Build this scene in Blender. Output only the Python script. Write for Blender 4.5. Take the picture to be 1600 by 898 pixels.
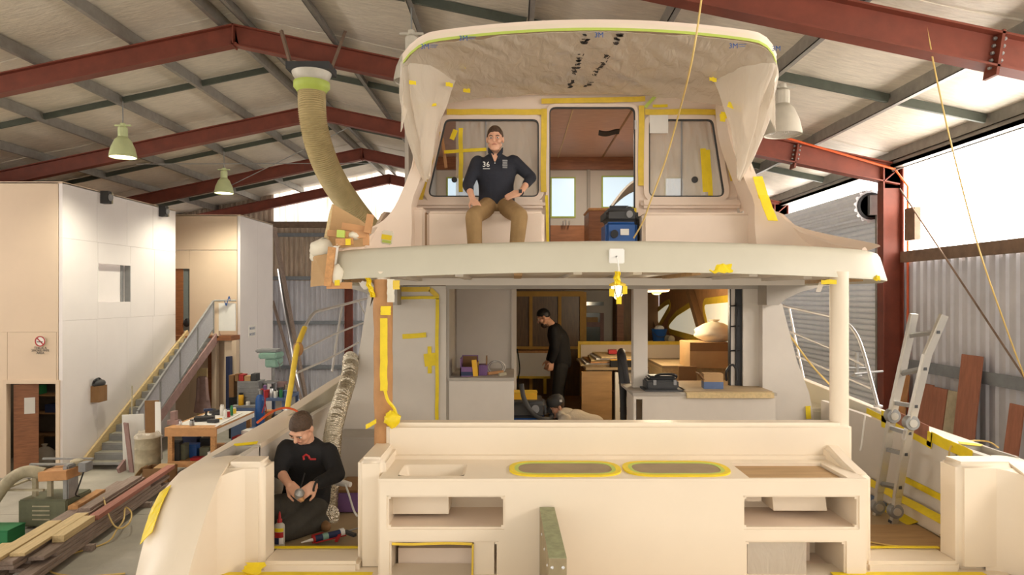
import bpy, bmesh, math, random
from mathutils import Vector as V, Matrix as M, Euler, noise
random.seed(7)
for o in list(bpy.data.objects): bpy.data.objects.remove(o)
scene = bpy.context.scene
COL = scene.collection
# ---------------------------------------------------------------- camera, world, exposure
H = 4.0; F = 1066.67; CX = 805.0; CY = 462.0
cam = bpy.data.cameras.new('camera'); camo = bpy.data.objects.new('camera', cam); COL.objects.link(camo)
cam.lens = 24; cam.sensor_width = 36; cam.shift_x = -5/1600; cam.shift_y = 13/1600; cam.clip_start = .05
camo.location = (0, 0, H); camo.rotation_euler = (math.pi/2, 0, 0); scene.camera = camo
w = bpy.data.worlds.new('sky'); scene.world = w; w.use_nodes = True
bg = w.node_tree.nodes['Background']; bg.inputs[0].default_value = (1.0, .94, .85, 1); bg.inputs[1].default_value = 1.45
vs = scene.view_settings; vs.view_transform = 'Standard'; vs.look = 'None'; vs.gamma = 1; vs.exposure = 0.05
vs.use_curve_mapping = False
PANEL_LIGHT = 11.0        # translucent wall sheets glowing with daylight
LAMP_W = 650             # high-bay lamps
# ---------------------------------------------------------------- helpers
PI = math.pi
def P(x, y, Y): return V(((x-CX)*Y/F, Y, H+(CY-y)*Y/F))
def PX(x, Y): return (x-CX)*Y/F
def PZ(y, Y): return H+(CY-y)*Y/F
ORG = {}
def lin(c):
    r = []
    for k in c:
        k = k/255.0
        r.append(k/12.92 if k <= .04045 else ((k+.055)/1.055)**2.4)
    return (r[0], r[1], r[2], 1)
MATS = {}
def mat(name, c, rough=.6, metal=0, var=.12, scale=6, bump=0, bscale=40, c2=None, stretch=None, spec=.5, emit=None, estr=0):
    m = bpy.data.materials.new(name); m.use_nodes = True; nt = m.node_tree
    b = nt.nodes['Principled BSDF']; b.inputs['Roughness'].default_value = rough; b.inputs['Metallic'].default_value = metal
    b.inputs['Specular IOR Level'].default_value = spec
    tc = nt.nodes.new('ShaderNodeTexCoord'); src = tc.outputs['Object']
    if stretch:
        mp = nt.nodes.new('ShaderNodeMapping'); mp.inputs['Scale'].default_value = stretch
        nt.links.new(src, mp.inputs[0]); src = mp.outputs[0]
    if var > 0 or c2:
        n = nt.nodes.new('ShaderNodeTexNoise'); n.inputs['Scale'].default_value = scale; n.inputs['Detail'].default_value = 4
        n.inputs['Roughness'].default_value = .6
        nt.links.new(src, n.inputs['Vector'])
        r = nt.nodes.new('ShaderNodeValToRGB'); nt.links.new(n.outputs['Fac'], r.inputs[0])
        a = lin(c); d = lin(c2) if c2 else tuple(min(1, k*(1+var)) for k in a[:3])+(1,)
        lo = a if c2 else tuple(k*(1-var) for k in a[:3])+(1,)
        r.color_ramp.elements[0].position = .3; r.color_ramp.elements[1].position = .7
        r.color_ramp.elements[0].color = lo; r.color_ramp.elements[1].color = d
        nt.links.new(r.outputs[0], b.inputs['Base Color'])
    else: b.inputs['Base Color'].default_value = lin(c)
    if bump:
        n2 = nt.nodes.new('ShaderNodeTexNoise'); n2.inputs['Scale'].default_value = bscale; n2.inputs['Detail'].default_value = 3
        nt.links.new(src, n2.inputs['Vector'])
        bp = nt.nodes.new('ShaderNodeBump'); bp.inputs['Strength'].default_value = bump; bp.inputs['Distance'].default_value = .02
        nt.links.new(n2.outputs['Fac'], bp.inputs['Height']); nt.links.new(bp.outputs[0], b.inputs['Normal'])
    if emit: b.inputs['Emission Color'].default_value = lin(emit); b.inputs['Emission Strength'].default_value = estr
    MATS[name] = m; return m
def film_mat(name, c, alpha, rough=.25):
    m = bpy.data.materials.new(name); m.use_nodes = True; nt = m.node_tree; out = nt.nodes['Material Output']
    b = nt.nodes['Principled BSDF']; b.inputs['Base Color'].default_value = lin(c); b.inputs['Roughness'].default_value = rough
    tr = nt.nodes.new('ShaderNodeBsdfTransparent'); tl = nt.nodes.new('ShaderNodeBsdfTranslucent'); tl.inputs[0].default_value = lin(c)
    a = nt.nodes.new('ShaderNodeMixShader'); a.inputs[0].default_value = .3
    nt.links.new(b.outputs[0], a.inputs[1]); nt.links.new(tl.outputs[0], a.inputs[2])
    tc = nt.nodes.new('ShaderNodeTexCoord'); mp = nt.nodes.new('ShaderNodeMapping'); mp.inputs['Scale'].default_value = (5, 2, 1.6); mp.inputs['Rotation'].default_value = (0, .5, 0)
    n = nt.nodes.new('ShaderNodeTexNoise'); n.inputs['Scale'].default_value = 2.2; n.inputs['Detail'].default_value = 3; n.inputs['Distortion'].default_value = .8
    nt.links.new(tc.outputs['Object'], mp.inputs[0]); nt.links.new(mp.outputs[0], n.inputs['Vector'])
    bp = nt.nodes.new('ShaderNodeBump'); bp.inputs['Strength'].default_value = .6; bp.inputs['Distance'].default_value = .05
    nt.links.new(n.outputs['Fac'], bp.inputs['Height']); nt.links.new(bp.outputs[0], b.inputs['Normal'])
    x = nt.nodes.new('ShaderNodeMixShader'); x.inputs[0].default_value = alpha
    nt.links.new(tr.outputs[0], x.inputs[1]); nt.links.new(a.outputs[0], x.inputs[2]); nt.links.new(x.outputs[0], out.inputs[0])
    MATS[name] = m; return m
def glow_mat(name, c, s, c2=None):
    """daylight through a translucent ribbed sheet, with faint dirt streaks"""
    m = bpy.data.materials.new(name); m.use_nodes = True; nt = m.node_tree; out = nt.nodes['Material Output']
    e = nt.nodes.new('ShaderNodeEmission'); e.inputs[1].default_value = s
    tc = nt.nodes.new('ShaderNodeTexCoord'); mp = nt.nodes.new('ShaderNodeMapping'); mp.inputs['Scale'].default_value = (6, 6, .35)
    n = nt.nodes.new('ShaderNodeTexNoise'); n.inputs['Scale'].default_value = 1.3; n.inputs['Detail'].default_value = 4
    r = nt.nodes.new('ShaderNodeValToRGB'); r.color_ramp.elements[0].position = .32; r.color_ramp.elements[1].position = .55
    r.color_ramp.elements[0].color = lin(c2 or c); r.color_ramp.elements[1].color = lin(c)
    nt.links.new(tc.outputs['Object'], mp.inputs[0]); nt.links.new(mp.outputs[0], n.inputs['Vector'])
    nt.links.new(n.outputs['Fac'], r.inputs[0]); nt.links.new(r.outputs[0], e.inputs[0]); nt.links.new(e.outputs[0], out.inputs[0])
    MATS[name] = m; return m
class MB:
    def __init__(s): s.v = []; s.f = []
    def add(s, vs_, fs):
        k = len(s.v); s.v += [V(q) for q in vs_]; s.f += [tuple(i+k for i in f) for f in fs]; return s
    def box(s, x0, x1, y0, y1, z0, z1):
        if x0 > x1: x0, x1 = x1, x0
        if y0 > y1: y0, y1 = y1, y0
        if z0 > z1: z0, z1 = z1, z0
        return s.add([(x, y, z) for z in (z0, z1) for y in (y0, y1) for x in (x0, x1)],
                     [(0, 2, 3, 1), (4, 5, 7, 6), (0, 1, 5, 4), (2, 6, 7, 3), (0, 4, 6, 2), (1, 3, 7, 5)])
    def obox(s, c, size, rot=(0, 0, 0)):
        R = Euler(rot).to_matrix(); c = V(c); hx, hy, hz = [k/2 for k in size]
        return s.add([c+R@V((x, y, z)) for z in (-hz, hz) for y in (-hy, hy) for x in (-hx, hx)],
                     [(0, 2, 3, 1), (4, 5, 7, 6), (0, 1, 5, 4), (2, 6, 7, 3), (0, 4, 6, 2), (1, 3, 7, 5)])
    def bar(s, a, b, w_, h_, up=(0, 0, 1)):
        a = V(a); b = V(b); d = (b-a).normalized(); up = V(up)
        if abs(d.dot(up)) > .98: up = V((1, 0, 0))
        x = d.cross(up).normalized()*w_/2; z = x.cross(d).normalized()*h_/2
        q = [p+i*x+j*z for p in (a, b) for (i, j) in ((-1, -1), (1, -1), (1, 1), (-1, 1))]
        return s.add(q, [(3, 2, 1, 0), (4, 5, 6, 7), (0, 1, 5, 4), (1, 2, 6, 5), (2, 3, 7, 6), (3, 0, 4, 7)])
    def loft(s, rings, cap=True, closed=True):
        n = len(rings[0]); k = len(s.v)
        for r in rings: s.v += [V(q) for q in r]
        for i in range(len(rings)-1):
            for j in range(n if closed else n-1):
                a = k+i*n+j; b = k+i*n+(j+1) % n
                s.f.append((a, b, b+n, a+n))
        if cap and closed:
            s.f.append(tuple(k+j for j in reversed(range(n)))); e = k+(len(rings)-1)*n
            s.f.append(tuple(e+j for j in range(n)))
        return s
    def tube(s, pts, r, n=8, cap=True, sq=1):
        pts = [V(p) for p in pts]; rr = r if isinstance(r, (list, tuple)) else [r]*len(pts); rings = []; px_ = None
        for i, p in enumerate(pts):
            d = (pts[min(i+1, len(pts)-1)]-pts[max(i-1, 0)]).normalized()
            if px_ is None:
                u = V((0, 0, 1)) if abs(d.z) < .9 else V((1, 0, 0)); px_ = d.cross(u).normalized()
            else:
                px_ = (px_-d*px_.dot(d)).normalized()
            z = px_.cross(d)
            rings.append([p+rr[i]*(math.cos(2*PI*j/n)*px_+sq*math.sin(2*PI*j/n)*z) for j in range(n)])
        return s.loft(rings, cap)
    def lathe(s, prof, mtx, n=16, cap=True):
        if not isinstance(mtx, M): mtx = M.Translation(V(mtx))
        return s.loft([[mtx@V((max(r, .0005)*math.cos(2*PI*j/n), max(r, .0005)*math.sin(2*PI*j/n), z)) for j in range(n)] for r, z in prof], cap)
    def prism(s, poly, fn0, fn1):
        return s.loft([[fn0(*p) for p in poly], [fn1(*p) for p in poly]])
    def grid(s, fn, nu, nv):
        k = len(s.v)
        for i in range(nu+1):
            for j in range(nv+1): s.v.append(V(fn(i/nu, j/nv)))
        for i in range(nu):
            for j in range(nv):
                a = k+i*(nv+1)+j; s.f.append((a, a+1, a+nv+2, a+nv+1))
        return s
    def sheet(s, fn, nu, nv, t):
        """closed thin sheet: fn(u,v), offset by t along the normal"""
        g = MB().grid(fn, nu, nv); me = bpy.data.meshes.new('t'); me.from_pydata(g.v, [], g.f); me.update()
        nn = [q.normal.copy() for q in me.vertices]; bpy.data.meshes.remove(me); N = len(g.v)
        b = [g.v[i]+nn[i]*t for i in range(N)]
        fs = [tuple(reversed(f)) for f in g.f]+[tuple(i+N for i in f) for f in g.f]
        w_ = nv+1
        edge = [(i, i+1) for i in range(nv)]+[(nv+i*w_, nv+(i+1)*w_) for i in range(nu)]
        edge += [(nu*w_+i+1, nu*w_+i) for i in range(nv)]+[((i+1)*w_, i*w_) for i in range(nu)]
        fs += [(a, c, c+N, a+N) for a, c in edge]
        return s.add(g.v+b, fs)
    def ell(s, c, r, mtx=None, n=12, m=8):
        c = V(c); rings = []
        for i in range(m+1):
            t = PI*i/m
            rg = []
            for j in range(n):
                p = V((r[0]*max(math.sin(t), .02)*math.cos(2*PI*j/n), r[1]*max(math.sin(t), .02)*math.sin(2*PI*j/n), -r[2]*math.cos(t)))
                rg.append(c+(mtx@p if mtx else p))
            rings.append(rg)
        return s.loft(rings)
    def cap(s, a, ra, b, rb, n=10):
        """tapered capsule"""
        a = V(a); b = V(b); d = (b-a).normalized(); L = (b-a).length
        pts = [a-d*ra*.98, a-d*ra*.7, a, b, b+d*rb*.7, b+d*rb*.98]; rr = [ra*.2, ra*.71, ra, rb, rb*.71, rb*.2]
        return s.tube(pts, rr, n)
    def xf(s, mtx): s.v = [mtx@p for p in s.v]; return s
    def mesh(s, name, m, bevel=0, seg=2, smooth=None, recalc=True):
        me = bpy.data.meshes.new(name); me.from_pydata([tuple(p) for p in s.v], [], s.f); me.update()
        if bevel or recalc:
            bm = bmesh.new(); bm.from_mesh(me)
            if recalc: bmesh.ops.recalc_face_normals(bm, faces=bm.faces)
            if bevel:
                ed = [e for e in bm.edges if len(e.link_faces) == 2 and e.calc_face_angle(0) > .6]
                bmesh.ops.bevel(bm, geom=ed, offset=bevel, segments=seg, affect='EDGES', clamp_overlap=True)
            bm.to_mesh(me); bm.free()
        if smooth is None: smooth = bool(bevel)
        if smooth:
            for q in me.polygons: q.use_smooth = True
            me.set_sharp_from_angle(angle=.95)
        me.materials.append(MATS[m] if isinstance(m, str) else m)
        return me
    def build(s, name, m, parent=None, label=None, cat=None, group=None, kind=None, org=None, **kw):
        if parent is not None: o_ = ORG[parent.name]
        elif org is not None: o_ = V(org)
        else:
            lo = [min(p[i] for p in s.v) for i in range(3)]; hi = [max(p[i] for p in s.v) for i in range(3)]
            o_ = V(((lo[0]+hi[0])/2, (lo[1]+hi[1])/2, lo[2]))
        s.v = [p-o_ for p in s.v]
        o = bpy.data.objects.new(name, s.mesh(name, m, **kw)); COL.objects.link(o)
        if parent is not None: o.parent = parent
        else: o.location = o_
        ORG[o.name] = o_
        if kw.get('bevel'):
            wn_m = o.modifiers.new('weighted_normals', 'WEIGHTED_NORMAL'); wn_m.keep_sharp = True
        return tag(o, label, cat, group, kind)
def tag(o, label=None, cat=None, group=None, kind=None):
    if label: o['label'] = label
    if cat: o['category'] = cat
    if group: o['group'] = group
    if kind: o['kind'] = kind
    return o
def empty(name, loc, label=None, cat=None, group=None, kind=None):
    o = bpy.data.objects.new(name, None); COL.objects.link(o); o.location = loc; o.empty_display_size = .1
    ORG[o.name] = V(loc); return tag(o, label, cat, group, kind)
def inst(src, name, parent=None, loc=(0, 0, 0), rot=(0, 0, 0)):
    """one more piece sharing mesh data"""
    o = bpy.data.objects.new(name, src.data); COL.objects.link(o); o.parent = parent; o.location = loc; o.rotation_euler = rot
    return o
def copy_tree(o, parent=None):
    c = o.copy(); COL.objects.link(c); c.parent = parent
    if o.name in ORG: ORG[c.name] = ORG[o.name]
    for ch in list(o.children): copy_tree(ch, c)
    return c
def B(name, m, parent, *a, **kw): return MB().box(*a).build(name, m, parent, **kw)
def text_mb(txt, size, mtx, extr=.0015, align='CENTER'):
    cu = bpy.data.curves.new('t', 'FONT'); cu.body = txt; cu.size = size; cu.extrude = extr; cu.align_x = align; cu.align_y = 'CENTER'
    cu.resolution_u = 2
    o = bpy.data.objects.new('t', cu); COL.objects.link(o); dg = bpy.context.evaluated_depsgraph_get()
    me = bpy.data.meshes.new_from_object(o.evaluated_get(dg)); mb = MB()
    mb.add([mtx@q.co for q in me.vertices], [tuple(p.vertices) for p in me.polygons])
    bpy.data.objects.remove(o); bpy.data.curves.remove(cu); bpy.data.meshes.remove(me); return mb
FRONT = M.Rotation(PI/2, 4, 'X')      # text plane facing the -Y side
def tmat(loc, rot=FRONT): return M.Translation(V(loc))@rot
def spline(pts, k=8):
    pts = [V(p) for p in pts]; out = []
    for i in range(len(pts)-1):
        p0 = pts[max(i-1, 0)]; p1 = pts[i]; p2 = pts[i+1]; p3 = pts[min(i+2, len(pts)-1)]
        for j in range(k):
            t = j/k
            out.append(.5*((2*p1)+(p2-p0)*t+(2*p0-5*p1+4*p2-p3)*t*t+(3*p1-p0-3*p2+p3)*t**3))
    return out+[pts[-1]]
def lerp(tab, x):
    for (a, fa), (b, fb) in zip(tab, tab[1:]):
        if x <= b: return fa+(fb-fa)*max(0, (x-a))/(b-a)
    return tab[-1][1]
def nz(x, y=0, z=0): return noise.noise(V((x, y, z)))
# ---------------------------------------------------------------- materials
mat('concrete', (168, 163, 150), .75, var=.2, scale=.9, bump=.15, bscale=25)
mat('joint', (110, 106, 98), .9)
mat('steel_red', (124, 60, 42), .55, var=.18, scale=3)
mat('purlin_steel', (150, 146, 138), .45, .5, var=.15)
mat('bridging_green', (86, 92, 82), .5, .2)
mat('insulation', (226, 217, 200), .5, .15, var=.1, scale=3, bump=.9, bscale=5, stretch=(1.2, 5, 1))
mat('wall_sheet', (206, 207, 214), .5, .1, var=.12, scale=1.2)
mat('wall_sheet_brown', (190, 172, 152), .7, 0, var=.25, scale=2.5, stretch=(4, 4, .6))
mat('girt', (140, 146, 152), .5, .3)
mat('dado', (122, 100, 82), .7, var=.2)
mat('shutter', (240, 244, 252), .45, 0, var=.06)
mat('white_wall', (236, 230, 227), .8, var=.03, scale=.7)
mat('beige_wall', (222, 200, 174), .8, var=.04, scale=.7)
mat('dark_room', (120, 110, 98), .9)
mat('gel', (234, 219, 196), .42, var=.03, scale=1.5, spec=.5)          # cream gelcoat
mat('gel_fly', (200, 194, 174), .45, var=.04, scale=2)                  # fly deck, grey cream
mat('gel_beige', (238, 219, 200), .45, var=.03, scale=2)
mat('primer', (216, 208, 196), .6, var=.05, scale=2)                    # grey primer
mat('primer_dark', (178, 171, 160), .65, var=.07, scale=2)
mat('ply', (176, 142, 98), .6, var=.15, scale=3, stretch=(1, 6, 6))
mat('ply_grey', (158, 138, 108), .7, var=.15, scale=4)
mat('wood_red', (152, 98, 62), .45, var=.25, scale=2, stretch=(2, 2, 18))
mat('wood_red_h', (150, 98, 64), .45, var=.25, scale=2, stretch=(2, 14, 14))
mat('headliner', (188, 146, 120), .55, var=.12, scale=3, stretch=(2, 12, 2))
mat('timber', (198, 146, 92), .6, var=.2, scale=3, stretch=(10, 1.5, 10))
mat('timber_orange', (198, 146, 96), .6, var=.15, scale=4)
mat('timber_grey', (150, 132, 120), .75, var=.25, scale=3, stretch=(12, 1, 12))
mat('timber_pink', (170, 112, 96), .65, var=.2, scale=3, stretch=(12, 1, 12))
mat('timber_pale', (212, 188, 140), .65, var=.15, scale=3, stretch=(12, 1, 12))
mat('board_red', (164, 108, 84), .65, var=.15, scale=3, stretch=(6, 6, 1))
mat('tape', (236, 208, 24), .5, var=.08, scale=12)
mat('tape_pale', (228, 194, 62), .5, var=.08, scale=12)
mat('tape_green', (188, 206, 92), .5, var=.05)
mat('kraft', (184, 136, 88), .7, var=.12, scale=8, bump=.3, bscale=20)
mat('cardboard', (186, 150, 104), .75, var=.08)
mat('card_dark', (140, 104, 66), .75, var=.08)
mat('cloth_white', (226, 218, 198), .85, var=.06, bump=.3, bscale=15)
mat('steel', (222, 222, 222), .3, .85, var=.02)
mat('alu', (214, 210, 200), .35, .7, var=.04)
mat('galv', (160, 160, 158), .5, .6, var=.12)
mat('foil', (205, 196, 176), .25, .9, var=.1, scale=30, bump=.8, bscale=60)
mat('black', (24, 24, 26), .5, var=.15)
mat('rubber', (46, 46, 48), .6, var=.1)
mat('charcoal', (62, 62, 62), .6, var=.1)
mat('blue', (34, 84, 152), .4, var=.08)
mat('blue_grey', (92, 112, 150), .5, var=.12)
mat('navy', (40, 50, 84), .5, var=.1)
mat('teal_green', (140, 176, 160), .5, .1, var=.08)
mat('red', (176, 34, 34), .45, var=.08)
mat('purple', (128, 92, 142), .6, var=.08)
mat('green', (44, 128, 78), .6, var=.08)
mat('dull_green', (108, 110, 86), .6, var=.15)
mat('white', (240, 238, 232), .5, var=.02)
mat('paper', (236, 232, 224), .8, var=.02)
mat('grey', (140, 140, 140), .6, var=.1)
mat('dusty', (178, 168, 142), .8, var=.2, scale=6)
mat('yellow_box', (232, 178, 38), .5, var=.05)
mat('orange', (214, 92, 40), .5, var=.05)
mat('yellow_cord', (216, 186, 112), .5, var=.05)
mat('skin', (222, 170, 140), .5, var=.06, scale=14)
mat('lip', (176, 104, 90), .5, var=.02)
mat('eye_white', (226, 220, 210), .3, var=0)
mat('iris', (54, 44, 38), .2, var=0)
mat('hair', (78, 58, 42), .6, var=.3, scale=60, bump=.6, bscale=90)
mat('shirt_navy', (38, 40, 50), .85, var=.15, scale=8, bump=.25, bscale=18)
mat('shirt_black', (26, 25, 26), .85, var=.2, scale=8, bump=.25, bscale=18)
mat('khaki', (156, 126, 84), .85, var=.1, scale=8, bump=.25, bscale=18)
mat('trouser_grey', (66, 62, 54), .85, var=.15, scale=8, bump=.3, bscale=18)
mat('trouser_black', (40, 38, 36), .85, var=.15, scale=8)
mat('hood_white', (224, 214, 196), .9, var=.04, bump=.4, bscale=22)
mat('blue_pane', (190, 206, 214), .3, var=.08, scale=3, emit=(200, 222, 236), estr=.9)
mat('amber_film', (116, 84, 40), .35, var=.25, scale=4, stretch=(9, 1, 1))
mat('beech', (206, 160, 74), .6, var=.1)
mat('frp_green', (146, 148, 112), .6, var=.2, scale=25)
mat('frp_brown', (148, 132, 100), .65, var=.15, scale=12)
mat('glass_dark', (120, 130, 130), .1, var=.03)
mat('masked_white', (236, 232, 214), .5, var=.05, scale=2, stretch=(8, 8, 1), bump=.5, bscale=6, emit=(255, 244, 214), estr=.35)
mat('lamp_glass', (250, 246, 220), .4, var=0, emit=(255, 244, 205), estr=6)
mat('lamp_green', (214, 224, 170), .35, .2, var=.05)
mat('lamp_grey', (206, 200, 184), .45, .1, var=.06)
mat('lamp_warm', (255, 240, 200), .4, var=0, emit=(255, 236, 180), estr=5)
mat('duct_tan', (196, 178, 132), .55, var=.08, spec=.3)
mat('bottle', (188, 184, 170), .4, var=.03)
mat('mesh_panel', (186, 186, 190), .6, .2, var=.1, scale=30)
mat('stringer', (158, 128, 122), .6, var=.15)
mat('tread', (150, 146, 132), .7, var=.2, scale=5)
mat('plywood_floor', (168, 146, 112), .6, var=.12, scale=2)
film_mat('film', (240, 230, 214), .55, .16)
film_mat('film_thin', (236, 228, 214), .42, .2)
glow_mat('daylight_right', (255, 250, 244), PANEL_LIGHT, (246, 224, 204))
glow_mat('daylight_gable', (255, 246, 232), 1.8, (214, 184, 158))
# ================================================================ THE SHED
RX = -4.93; AP = 8.75; SL = .21; WR = 6.85; WL = -16.75; YB = 27.0; Y0 = -3.0
def roof(x): return AP-SL*abs(x-RX)
fl = empty('floor', (0, 10, 0), 'grey concrete workshop floor', kind='structure')
ys = [Y0, 3, 8, 12.5, 17, 22, YB+.2]; xs = [WL-.2, -12, -7.5, -3, 1.5, WR+.2]
for i in range(6):
    for j in range(5): B('slab', 'concrete', fl, xs[j]+.006, xs[j+1]-.006, ys[i]+.006, ys[i+1]-.006, -.15, 0)
B('joint_filler', 'joint', fl, xs[0], xs[-1], ys[0], ys[-1], -.2, -.012)
# roof: foil-faced insulation strips on purlins
ce = empty('ceiling', (RX, 12, roof(RX)), 'pitched shed roof lined with foil insulation on steel purlins', kind='structure')
STRIP = 1.25; k = 0; y = Y0
while y < YB-.1:
    for sgn in (-1, 1):
        L = 11.8
        def fn(u, v, y=y, sgn=sgn, k=k):
            x = RX+sgn*L*u; sag = .03*math.sin(PI*((u*L-.2) % 1.68)/1.68)+.012*nz(x*1.3, (y+v)*1.7)
            return (x, y+v*(STRIP+.04), roof(x)+.235-sag+(.012 if k % 2 else 0))
        MB().sheet(fn, 42, 3, .03).build('insulation_strip', 'insulation', ce, smooth=True)
    y += STRIP; k += 1
OFFS = [.2]+[1.75+1.68*i for i in range(6)]+[11.5]
for sgn in (-1, 1):
    for of in OFFS:
        x = RX+sgn*of; z = roof(x)+.02
        m = MB().box(x-.006, x+.006, Y0, YB, z, z+.2)
        m.box(x-.006, x+.075*sgn, Y0, YB, z, z+.008).box(x-.006, x+.075*sgn, Y0, YB, z+.192, z+.2)
        m.build('purlin', 'purlin_steel', ce)
    for a, b in zip(OFFS, OFFS[1:]):
        for yy in (4.5, 9.5, 14.5, 19.5, 24.5):
            xa, xb = RX+sgn*(a+.05), RX+sgn*(b-.03)
            if xa < -15.5: continue
            MB().bar((xa, yy, roof(xa)+.12), (xb, yy, roof(xb)+.12), .05, .12).build('bridging', 'bridging_green', ce)
# portal frames
def ibeam(m, a, b, depth, width, normal):
    """I section from a to b, a/b on the outer flange, normal towards the inner flange"""
    a = V(a); b = V(b); n = V(normal).normalized(); t = .022
    m.bar(a+n*t/2, b+n*t/2, width, t, n); m.bar(a+n*(depth-t/2), b+n*(depth-t/2), width, t, n)
    m.bar(a+n*depth/2, b+n*depth/2, .016, depth-2*t, n); return m
def portal(y, knee_plate=False):
    pf = empty('portal_frame', (RX, y, 0), kind='structure')
    for sgn in (-1, 1):
        xk = WR-.07 if sgn > 0 else WL+.07
        nn = V((-sgn*SL, 0, -1))
        ibeam(MB(), (RX, y, AP), (xk, y, roof(xk)), .36, .2, nn).build('rafter', 'steel_red', pf)
        ibeam(MB(), (xk, y, 0), (xk, y, roof(xk)-.02), .36, .2, (-sgn, 0, 0)).build('column', 'steel_red', pf)
        xq = xk-sgn*.36
        MB().box(xq, xk-sgn*.01, y-.008, y+.008, roof(xk)-.4, roof(xk)-.03).build('knee_web', 'steel_red', pf)
        MB().bar((xk-sgn*.02, y, roof(xk)-.02), (xq, y, roof(xk)-.31), .19, .016, (0, 0, 1)).build('knee_stiffener', 'steel_red', pf)
        if sgn > 0:
            xs_ = 4.95
            zz = roof(xs_)
            MB().bar((xs_, y, zz+.02), (xs_-.075, y, zz-.44), .2, .03, (1, 0, 0)).build('splice_plate', 'steel_red', pf)
            for i in range(5):
                for side in (-1, 1):
                    q = V((xs_-.014*i+side*.05, y-.02, zz-.05-.075*i))
                    MB().lathe([(.02, 0), (.02, .02), (.012, .03)], M.Translation(q)@M.Rotation(PI/2, 4, 'X'), 6).build('bolt', 'galv', pf)
    MB().box(RX-.012, RX+.012, y-.1, y+.1, AP-.4, AP).build('ridge_plate', 'steel_red', pf)
    return pf
for y in (2, 7, 12, 17, 22, 26.7): portal(y)
# ---- right wall
def rib_ring(L, d=.035, t=.006, p=.2):
    n = int(round(L/p)); a = []
    for i in range(n):
        s = i*p; a += [(s, 0), (s+.055, 0), (s+.08, d), (s+.14, d), (s+.165, 0)]
    a.append((n*p, 0)); return a+[(s, q+t) for s, q in reversed(a)]
def rib_sheet(name, m, parent, L, z0, z1f, fn, seg=1):
    """fn(s,q,z)->point ; z1f(s) height"""
    rg = rib_ring(L); rings = []
    for i in range(seg+1):
        rings.append([fn(s, q, z0+(z1f(s)-z0)*i/seg) for s, q in rg])
    return MB().loft(rings).build(name, m, parent)
wr = empty('wall_right', (WR, 12, 0), 'ribbed steel side wall with glowing translucent sheets along its top', kind='structure')
yy = Y0
first = None
while yy < YB-.5:
    nxt = yy+.8
    if not (12.1 < yy+.4 < 16.9):
        rib_sheet('wall_sheet', 'wall_sheet', wr, .8, 0, lambda s: 4.62, lambda s, q, z, yy=yy: (WR-q, yy+s, z))
    rib_sheet('translucent_sheet', 'daylight_right', wr, .8, 4.62, lambda s: 6.36, lambda s, q, z, yy=yy: (WR-q, yy+s, z))
    yy = nxt
for a, b in ((2.1, 6.9), (7.1, 11.9), (17.1, 21.9)):
    MB().box(WR-.14, WR-.045, a, b, 4.58, 4.77).build('dado_beam', 'dado', wr)
    MB().box(WR-.14, WR-.045, a, b, 2.76, 2.90).box(WR-.15, WR-.135, a, b, 2.74, 2.92).build('girt', 'girt', wr)
MB().box(WR-.26, WR-.06, 2, YB, 6.24, 6.3).box(WR-.26, WR-.24, 2, YB, 6.24, 6.42).build('eave_gutter', 'purlin_steel', wr)
MB().tube([(WR-.33, 2, 6.16), (WR-.33, 11.8, 6.16)], .012, 6).build('conduit', 'galv', wr)
MB().bar((WR-.1, 11.75, 5.22), (WR-.1, 11.45, 5.22), .1, .55, (0, 0, 1)).build('bracket_plate', 'dado', wr)
# roller door
dr = empty('door_1', (WR-.25, 14.5, 0), 'pale steel roller shutter door with its drum above', kind='structure')
def slat_fn(z0):
    prof = [(0, 0), (.012, .006), (.045, .02), (.055, .05), (.045, .08), (.012, .099), (0, .105)]
    return MB().loft([[(WR-.3-q, y_, z0+zz) for q, zz in prof]+[(WR-.29, y_, z0+.105), (WR-.29, y_, z0)] for y_ in (12.3, 16.8)])
s0 = slat_fn(0).build('slat', 'shutter', dr, smooth=True)
for i in range(1, 53): inst(s0, 'slat', dr, (0, 0, i*.105))
drum = MB(); R_ = .27
prof = []
for j in range(96):
    a_ = 2*PI*j/96; r_ = R_+.035*(1 if (j//3) % 2 else 0); prof.append((r_*math.cos(a_), r_*math.sin(a_)))
drum.loft([[(WR-.42+p, y_, 5.62+q) for p, q in prof] for y_ in (12.35, 16.75)]).build('drum', 'shutter', dr)
rr = MB()
for i in range(4):
    rr.lathe([(.1+i*.04, -.02), (.125+i*.04, -.02), (.125+i*.04, .02), (.1+i*.04, .02)], tmat((WR-.42, 12.33, 5.62)), 20)
rr.build('curtain_roll_edge', 'black', dr)
for y_ in (12.25, 16.8): B('guide', 'purlin_steel', dr, WR-.36, WR-.2, y_, y_+.06, 0, 5.6)
MB().box(WR-.5, WR-.1, 12.22, 12.3, 5.45, 5.8).build('end_bracket', 'galv', dr)
# ---- back wall
wb = empty('wall_back', (RX, YB, 0), 'ribbed end wall with a translucent gable', kind='structure')
xx = WL
while xx < WR-.3:
    xm = xx+.4; lit = -9.7 < xm < 3.2
    f = lambda s, q, z, xx=xx: (xx+s, YB-q, z)
    rib_sheet('wall_sheet', 'wall_sheet', wb, .8, 0, lambda s: 4.6, f)
    rib_sheet('wall_sheet', 'wall_sheet_brown', wb, .8, 4.6, lambda s: 6.75, f)
    rib_sheet('translucent_sheet' if lit else 'wall_sheet', 'daylight_gable' if lit else 'wall_sheet_brown', wb, .8, 6.75, lambda s, xx=xx: max(6.8, roof(xx+s)+.24), f)
    xx += .8
B('gable_beam', 'dado', wb, WL, WR, YB-.16, YB-.04, 6.68, 6.92)
for z in (6.4, 4.7, 2.95, 1.2): B('girt', 'girt', wb, WL, WR, YB-.15, YB-.04, z-.07, z+.07)
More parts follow.
